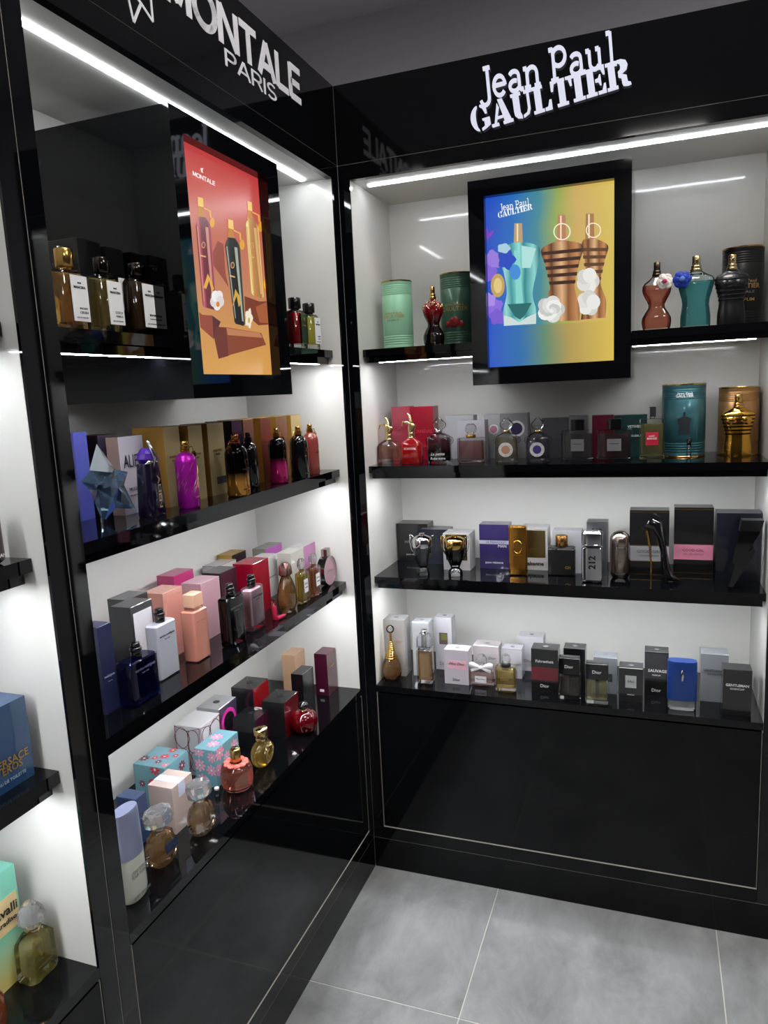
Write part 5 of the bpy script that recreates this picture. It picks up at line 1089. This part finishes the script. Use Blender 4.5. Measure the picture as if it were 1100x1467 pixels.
MB().prism([(R_ * math.cos(a), CZD + R_ * math.sin(a)) for a in [k * math.pi / 18 for k in range(36)]], -.011, .011).build('glass_disc', M((236, 190, 206), rough=.05, trans=.6), t, smooth=0)
MB().rings([[(rr * math.cos(a), yy, CZD + rr * math.sin(a)) for a in [k * math.pi / 18 for k in range(36)]] for rr, yy in ((R_ * 1.0, -.0125), (R_ * 1.05, -.0125), (R_ * 1.05, .0125), (R_, .0125))], closed=True).build('silver_rim', SILVER, t, smooth=40)
block(t, R_ * .75, .018, h * .8, h, M((196, 186, 180), rough=.15, metal=1.), 'cap'); cyl(t, .005, h * .77, h * .81, SILVER, 'collar'); text(t, 'CHANCE', R_ * .9, CZD, -.0112, GREY_INK)
# --- deck of the left hand cabinet
def foldbox(label, fl, tr, bl, front, side, top, base=None, **k): return carton('L', 4, label, fl, tr, front, side, top, base=base, bk=bl, **k)
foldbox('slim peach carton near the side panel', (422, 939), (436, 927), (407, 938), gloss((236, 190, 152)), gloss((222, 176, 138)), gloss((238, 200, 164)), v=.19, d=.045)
foldbox('slim black carton with silver edges', (433, 967), (448, 953), (415.6, 966), foil((130, 134, 138), .25, .2), gloss((16, 16, 18)), gloss((110, 112, 112)), base=(437, 1018), edge=SILVER)
t = foldbox('burgundy carton with a small white price sticker', (467.5, 938), (479.5, 925), (450, 936), gloss((74, 14, 40)), gloss((74, 14, 40)), gloss((150, 120, 130)), base=(469.5, 999), edge=COPPER, text_=(('ALLURE', .6, .66, PALE_GOLD),))
b_ = [o for o in t.children if o.name.startswith('carton')][0]; xs = min(v.co.x for v in b_.data.vertices)
MB().box(xs - .0006, xs + .0001, -.006, .008, .012, .02).build('price_sticker', PAPER, t, smooth=0)
def poison(label, fl, tr, bl, front, base=None, v=None, side=gloss((22, 22, 24)), top=gloss((92, 94, 92)), d=.07, **k): return foldbox(label, fl, tr, bl, front, side, top, base=base, v=v, d=d, fold=M((36, 36, 40), rough=.2), **k)
poison('black carton with red front in the back row of the deck', (362.5, 988), (383.5, 971), (326, 984), gloss((136, 12, 22)), v=.17)
poison('tall black carton with red front beside the red apple bottle', (406.5, 1008), (426.5, 989), (368, 1004), gloss((108, 8, 22)), base=(410, 1058), d=.068)
poison('black carton with plum front behind the round gold bottle', (365, 1033), (386, 1011), (324, 1027), gloss((66, 14, 44)), v=.125, d=.068)
t = poison('silver grey carton with a pink ring on its violet front', (313, 1017), (337.5, 996), (276, 1008.5), gloss((70, 56, 84)), v=.215, d=.068, side=gloss((190, 190, 192)), top=gloss((186, 188, 184)), discs=((.0, .55, .42, plain((206, 50, 150))), (0., .55, .3, plain((20, 14, 22)))))
# white carton with drawn leaves
t = foldbox('white carton with burgundy leaf outlines', (286, 1043), (314, 1022), (247, 1037), gloss((226, 224, 226)), gloss((230, 228, 230)), gloss((224, 224, 226)), v=.18, d=.075)
b_ = [o for o in t.children if o.name.startswith('carton')][0].data.vertices
def leaf_lines(t, mat, seed, kind):
    xs = [v.co.x for v in b_]; ys = [v.co.y for v in b_]; zt = max(v.co.z for v in b_); x0, x1, y0, y1 = min(xs), max(xs), min(ys), max(ys)
    mb = MB()
    def stroke(pts, f):
        mb.tube([f(*p) for p in pts], .0008, 5)
    front = lambda a, b: (x0 + (x1 - x0) * a, y0 - .0006, zt * b); side = lambda a, b: (x0 - .0006, y0 + (y1 - y0) * a, zt * b)
    for f in (front, side):
        for cx, cz, r in ((.3, .7, .26), (.72, .75, .24), (.28, .28, .22), (.7, .3, .26)):
            stroke([(cx + r * math.cos(a) * (1 + .25 * math.cos(2 * a + cx * 9)), cz + r * .9 * math.sin(a)) for a in [k * math.pi / 8 for k in range(17)]], f)
        stroke([(0.02, .98), (.5, .9), (.98, .98)], f); stroke([(.02, .98), (.04, .5), (.02, .02)], f); stroke([(.98, .98), (.96, .5), (.98, .02)], f)
        stroke([(.5, .9), (.48, .5), (.5, .04)], f)
    mb.build('leaf_outline', mat, t, smooth=60)
leaf_lines(t, plain((110, 30, 50)), 1, 0)
def floral(t, petals, seed, n_front, n_top, rs):
    """printed blossoms on the front, left side and top of a carton"""
    vs = [o for o in t.children if o.name.startswith('carton')][0].data.vertices
    xs = [v.co.x for v in vs]; ys = [v.co.y for v in vs]; zt = max(v.co.z for v in vs); x0, x1, y0, y1 = min(xs), max(xs), min(ys), max(ys)
    rnd = random.Random(seed); mb = MB(); mats = petals + [plain((236, 226, 216)), M((176, 130, 60), rough=.3, metal=.7)]
    faces = [(lambda a, b: (x0 + a, y0 - .0004, b), x1 - x0, zt, n_front), (lambda a, b: (x0 - .0004, y0 + a, b), y1 - y0, zt, n_front), (lambda a, b: (x0 + a, y0 + b, zt + .0003), x1 - x0, y1 - y0, n_top)]
    for f, W, H, n in faces:
        done = []
        for i in range(n * 12):
            r = rnd.uniform(*rs); cx, cz = rnd.uniform(r * .4, W - r * .4), rnd.uniform(r * .4, H - r * .4)
            if len(done) >= n or any(math.hypot(cx - a, cz - b) < r + c for a, b, c in done): continue
            done.append((cx, cz, r)); pm = rnd.randrange(len(petals)); k = 8
            for j in range(k):
                a = 2 * math.pi * j / k; px, pz = cx + r * .6 * math.cos(a), cz + r * .6 * math.sin(a); q = []
                for s in range(8):
                    b = 2 * math.pi * s / 8; e, g = r * .38 * math.cos(b), r * .2 * math.sin(b)
                    q.append((min(max(px + e * math.cos(a) - g * math.sin(a), .0005), W - .0005), min(max(pz + e * math.sin(a) + g * math.cos(a), .0005), H - .0005)))
                bb = len(mb.v); mb.v += [f(*p) for p in q]; mb.face(range(bb, bb + 8), pm)
            bb = len(mb.v); mb.v += [tuple(Vector(f(min(max(cx + r * .19 * math.cos(s * math.pi / 4), .0005), W - .0005), min(max(cz + r * .2 * math.sin(s * math.pi / 4), .0005), H - .0005)))) for s in range(8)]; mb.face(range(bb, bb + 8), len(petals))
    o = mb.build('flower_print', mats, t, smooth=0); o['kind'] = 'stuff'
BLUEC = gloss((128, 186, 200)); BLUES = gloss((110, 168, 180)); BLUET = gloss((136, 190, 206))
t = foldbox('low pale blue carton with red and pink flowers', (235, 1101), (268, 1072), (194, 1097), BLUEC, BLUES, BLUET, v=.17, d=.085); floral(t, [plain((206, 60, 70)), plain((226, 130, 136)), plain((120, 40, 60))], 5, 5, 7, (.008, .016))
t = foldbox('tall pale blue carton with large pink flowers', (307, 1076), (340, 1047), (269, 1071), BLUEC, BLUES, BLUET, v=.118, d=.058); floral(t, [plain((226, 150, 176)), plain((232, 166, 186))], 9, 9, 4, (.013, .021))
text(t, 'GIRL OF NOW', .05, .02, -.0405, plain((150, 90, 60)))
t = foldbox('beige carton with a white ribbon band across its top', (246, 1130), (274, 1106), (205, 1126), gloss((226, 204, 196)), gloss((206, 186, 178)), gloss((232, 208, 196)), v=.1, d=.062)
vs = [o for o in t.children if o.name.startswith('carton')][0].data.vertices; x0, x1 = min(v.co.x for v in vs), max(v.co.x for v in vs); y0, zt = min(v.co.y for v in vs), max(v.co.z for v in vs)
mb = MB(); mb.box(x0 + (x1 - x0) * .3, x0 + (x1 - x0) * .62, y0 - .0006, -y0, zt - .0002, zt + .0006); mb.box(x0 + (x1 - x0) * .3, x0 + (x1 - x0) * .62, y0 - .0007, y0 + .0002, zt * .7, zt + .0006); mb.build('ribbon', plain((206, 214, 232), .4), t, smooth=0)
foldbox('slate blue carton behind the tall frosted bottle', (194, 1146), (209, 1134), (168, 1140), gloss((52, 74, 118)), gloss((58, 80, 120)), gloss((64, 92, 140)), v=.15, d=.05, text_=(('LE PARFUM', .6, .55, GOLD_INK),))
# tall frosted bottle next to the post
u0, v0 = level('L', 196, 1306, DK); w = .062; u0 = -1.05; v0 = .06; X, Y = world('L', u0, v0); h = top_z(X, Y, 1160) - DK
t = thing('perfume_bottle', 'tall frosted white bottle with lavender grey upper half', 'perfume bottle', (X, Y, DK + .0004), math.pi / 2, 'bottles in the left hand cabinet')
sh = lambda a, b: ell(a, b, 32, 2.3); k = .52
MB().loft(sh, [(0, w * .8, .036), (.004, w * .94, .042), (.02, w, .046), (h * .5, w * 1.0, .044)]).build('glass', M((222, 226, 214), rough=.25, trans=.35), t)
MB().loft(sh, [(h * .502, w * 1.002, .0445), (h * .97, w * 1.0, .034), (h, w * .97, .03)]).build('cap', M((146, 152, 182), rough=.3, metal=.5), t)
curved = [("L'EAU D'ISSEY", .36, .007), ('POUR HOMME', .31, .007), ('ISSEY MIYAKE', .08, .005)]
for s, zc, hh in curved: text(t, s, w * .74, h * zc, -.0232, GREY_INK, h=hh)
# crystal bottles
def gem_bottle(label, cx, yb, yt, wpx, liquid, plate_col=None):
    t, w, h = bottle('L', 4, label, cx, yb, yt, wpx, None, 'faceted_perfume_bottle', 'faceted crystal bottles', r=.022)
    w *= .86; hb = h * .62; d = w * .62; oc = lambda a, b: rrect(a, b, min(a, b) * .3, 2)
    vessel(t, oc, [(0, w * .6, d * .7), (hb * .2, w * .96, d * .96), (hb * .5, w, d), (hb * .82, w * .82, d * .86), (hb, w * .4, d * .5)], None, liquid, .8, .007, .012, smooth=0)
    cyl(t, w * .15, hb - .001, hb + h * .06, M((216, 190, 180), rough=.2, metal=.9), 'collar')
    MB().loft(oc, [(hb + h * .06, w * .5, d * .6), (hb + h * .14, w * .8, d * 1.02), (hb + h * .26, w * .86, d * 1.1), (h * .985, w * .74, d * .96), (h, w * .56, d * .7)]).build('crystal_cap', CRYSTAL, t, smooth=0)
    if plate_col: plate(t, w * .5, hb * .26, hb * .55, -d / 2 - .0012, M(plate_col, rough=.2), xc=w * .06); text(t, 'ELIE SAAB', w * .4, hb * .55, -d / 2 - .002, PALE_GOLD, xc=w * .06)
gem_bottle('faceted crystal bottle of amber perfume with navy blue label', 234, 1244, 1160, 60, (230, 180, 120), (22, 50, 92))
gem_bottle('faceted crystal bottle of pale amber perfume without label', 291, 1199, 1121, 53, (232, 192, 150))
t, w, h = bottle('L', 4, 'round bottle of coral pink perfume with petal collar and gold cap', 342, 1139, 1070, 46, None, 'perfume_bottle')
r = w / 2; hb = h * .66
MB().lathe([(r * .7, 0), (r * .84, .003), (r * .96, hb * .16), (r, hb * .4), (r * .98, hb * .72), (r * .86, hb * .88), (r * .3, hb * .98)], 36).build('glass', glass((255, 236, 228)), t, smooth=50)
MB().lathe([(r * .76, hb * .14), (r * .88, hb * .3), (r * .9, hb * .7), (r * .86, hb * .74)], 36).build('liquid', juice((240, 140, 118)), t, smooth=50)
for k in range(10):
    a = 2 * math.pi * k / 10; MB().ball(r * .56 * math.cos(a), r * .56 * math.sin(a), hb * .93, r * .24, 10, 6, sz=.42).build('petal', M((236, 110, 100), rough=.3), t, smooth=70)
cyl(t, r * .32, hb * .9, h * .96, M((206, 176, 110), rough=.25, metal=1.), 'cap'); MB().ball(0, 0, h * .955, r * .27, 14, 8, sz=.5).build('cap_jewel', CLEAR, t)
t, w, h = bottle('L', 4, 'round bottle of golden perfume with embossed glass and ornate gold cap', 378, 1108, 1043, 45, None, 'perfume_bottle')
r = w / 2; hb = h * .7
MB().ball(0, 0, hb * .5, r, 28, 16, sz=hb * .5 / r, sy=.62).build('glass', glass((255, 248, 226)), t, smooth=60); MB().ball(0, 0, hb * .46, r * .86, 28, 14, sz=hb * .4 / (r * .86), sy=.6).build('liquid', juice((230, 196, 80)), t, smooth=60)
mb = MB()
for k in range(6): mb.tube([(r * .3 * math.cos(k) + r * .28 * math.cos(a), -r * .6 * math.sqrt(max(0, 1 - (abs(.3 * math.cos(k)) + .2) ** 2)) , hb * .62 + r * .2 * math.sin(k * 2) + r * .28 * math.sin(a)) for a in [q * math.pi / 8 for q in range(16)]], .0008, 5, closed=True)
mb.build('emboss', PALE_GOLD, t); cyl(t, r * .36, hb * .95, hb + h * .08, PALE_GOLD, 'collar'); cyl(t, r * .44, hb + h * .08, h, M((214, 190, 130), rough=.2, metal=1., wrinkle=.5, wscale=120), 'cap')
t, w, h = bottle('L', 4, 'glossy red apple shaped bottle with black ball cap', 437, 1056.5, 1006, 40, None, 'apple_perfume_bottle')
r = w / 2; hb = h * .72
MB().lathe([(r * .4, 0), (r * .62, h * .02), (r * .86, h * .14), (r, h * .36), (r * .94, h * .54), (r * .72, h * .67), (r * .4, h * .72), (r * .26, h * .7)], 36).build('apple', M((84, 0, 7), rough=.1, coat=.5), t, smooth=70)
cyl(t, r * .26, h * .69, h * .76, PALE_GOLD, 'collar'); MB().ball(0, 0, h * .88, r * .38, 18, 12, sz=.8).build('ball_cap', M((14, 12, 14), rough=.05, coat=1.), t, smooth=70)
t, w, h = bottle('L', 4, 'small clear tester vial with white cap between the crystal bottle and the blue flowered carton', 313, 1157, 1128, 7, .1, 'tester_vial', 'tester vials')
cyl(t, w / 2, 0, h * .72, CLEAR, 'tube'); cyl(t, w * .5, h * .72, h, plain((240, 240, 244)), 'cap')
# ================================================================== far left cabinet
G3 = 'goods in the far left cabinet'
def far_carton(lvl, label, w, d, h, ur, v, front, side, top, text_=(), plates=()):
    X, Y = world('L', ur - w / 2, v + d / 2); z = ZS[lvl]
    t = thing('perfume_carton', label, 'perfume box', (X, Y, z), math.pi / 2, G3)
    mb = MB(); mb.box(-w / 2, w / 2, -d / 2, d / 2, .0002, h, 0, 0, 1, 2); mb.build('carton', [front, side, top], t, smooth=0)
    for q in plates: plate(t, q[2] * w, q[3] * h, q[1] * h, -d / 2, q[4], xc=q[0] * w, name='printed_panel')
    for q in text_: text(t, q[0], q[1] * w, q[2] * h, -d / 2 - .0012, q[3], xc=q[4] * w if len(q) > 4 else 0, bold=.015)
    return t
ur, v0 = level('L', 50, 1109, S3); ztop = plane('L', 40, 993, v0)[1] - S3; ur = min(ur, -1.214); v0 = max(v0, SIN + .003)
far_carton(3, 'large blue carton with gold lettering on the shelf end', .11, .06, ztop, ur, v0, gloss((44, 84, 132), wrinkle=.3, wscale=14), gloss((44, 84, 132)), gloss((44, 84, 132)), (('VERSACE', .62, .34, GOLD_INK, .12), ('EROS', .34, .25, GOLD_INK, .14), ('EAU DE TOILETTE', .5, .12, plain((150, 176, 200)), .1)))
ur, v0 = level('L', 36, 1346, DK); v0 = .11; ztop = plane('L', 20, 1236, v0)[1] - DK
ur = min(plane('L', 33, 1330, v0)[0], -1.215)
far_carton(4, 'sea green to gold carton with tan label panel', .085, .05, ztop, ur, v0, grad((206, 190, 110), (120, 200, 176), .01, .09, .25, coat=1.), gloss((120, 196, 176)), gloss((120, 196, 176)), (('cavalli', .6, .66, BLACK_INK, .14), ('paradiso', .5, .56, BLACK_INK, .14)), plates=((.16, .62, .6, .3, plain((214, 190, 140))),))
def far_bottle(label, cx, yb, yt, wpx, lvl=4):
    X, Y, z, h, w = spot('L', lvl, cx, yb, yt, wpx, None, None, 'F')
    return thing('perfume_bottle', label, 'perfume bottle', (X, Y, z), math.pi / 2, G3), w, h
t, w, h = far_bottle('square cut crystal bottle of pale yellow perfume with crystal ball stopper', 64, 1410, 1294, 66)
w *= .82; hb = h * .62; d = w * .66; oc = lambda a, b: rrect(a, b, min(a, b) * .22, 2)
vessel(t, oc, [(0, w * .86, d * .86), (.008, w, d), (hb * .78, w * .96, d * .96), (hb, w * .5, d * .6)], None, (226, 214, 130), .86, .006, .014, smooth=0); cyl(t, w * .2, hb - .001, hb + h * .07, PALE_GOLD, 'collar'); crystal(t, w * .64, w * .64, hb + h * .05, h, n=9); text(t, 'TALISMAN', w * .5, hb * .34, -d / 2 - .0003, plain((90, 84, 60)))
X, Y = world('L', plane('L', -6, 1440, .1)[0] - .05, .07)
t = thing('perfume_bottle', 'rounded amber brown glass bottle at the front of the far deck', 'perfume bottle', (X, Y, DK + .0004), math.pi / 2, G3)
MB().lathe([(.018, 0), (.03, .004), (.036, .03), (.034, .055), (.022, .072), (.01, .078)], 32).build('glass', M((150, 76, 40), rough=.04, trans=.7), t, smooth=60); cyl(t, .01, .077, .1, GOLD, 'cap')
ur, v0 = level('L', 14, 806, S2); X, Y = world('L', ur - .03, v0 + .016)
t = thing('perfume_bottle', 'dark brown rounded slab bottle with white lettering on the far shelf', 'perfume bottle', (X, Y, S2 + .0004), math.pi / 2, G3); h = top_z(X, Y, 733) - S2
MB().loft(RR(.01, 5), boxprof(.06, .03, 0, h, .006)).build('body', M((40, 18, 18), rough=.1, coat=.8), t); text(t, 'MAN', .016, h * .16, -.0151, WHITE_INK, xc=.018, bold=.02)
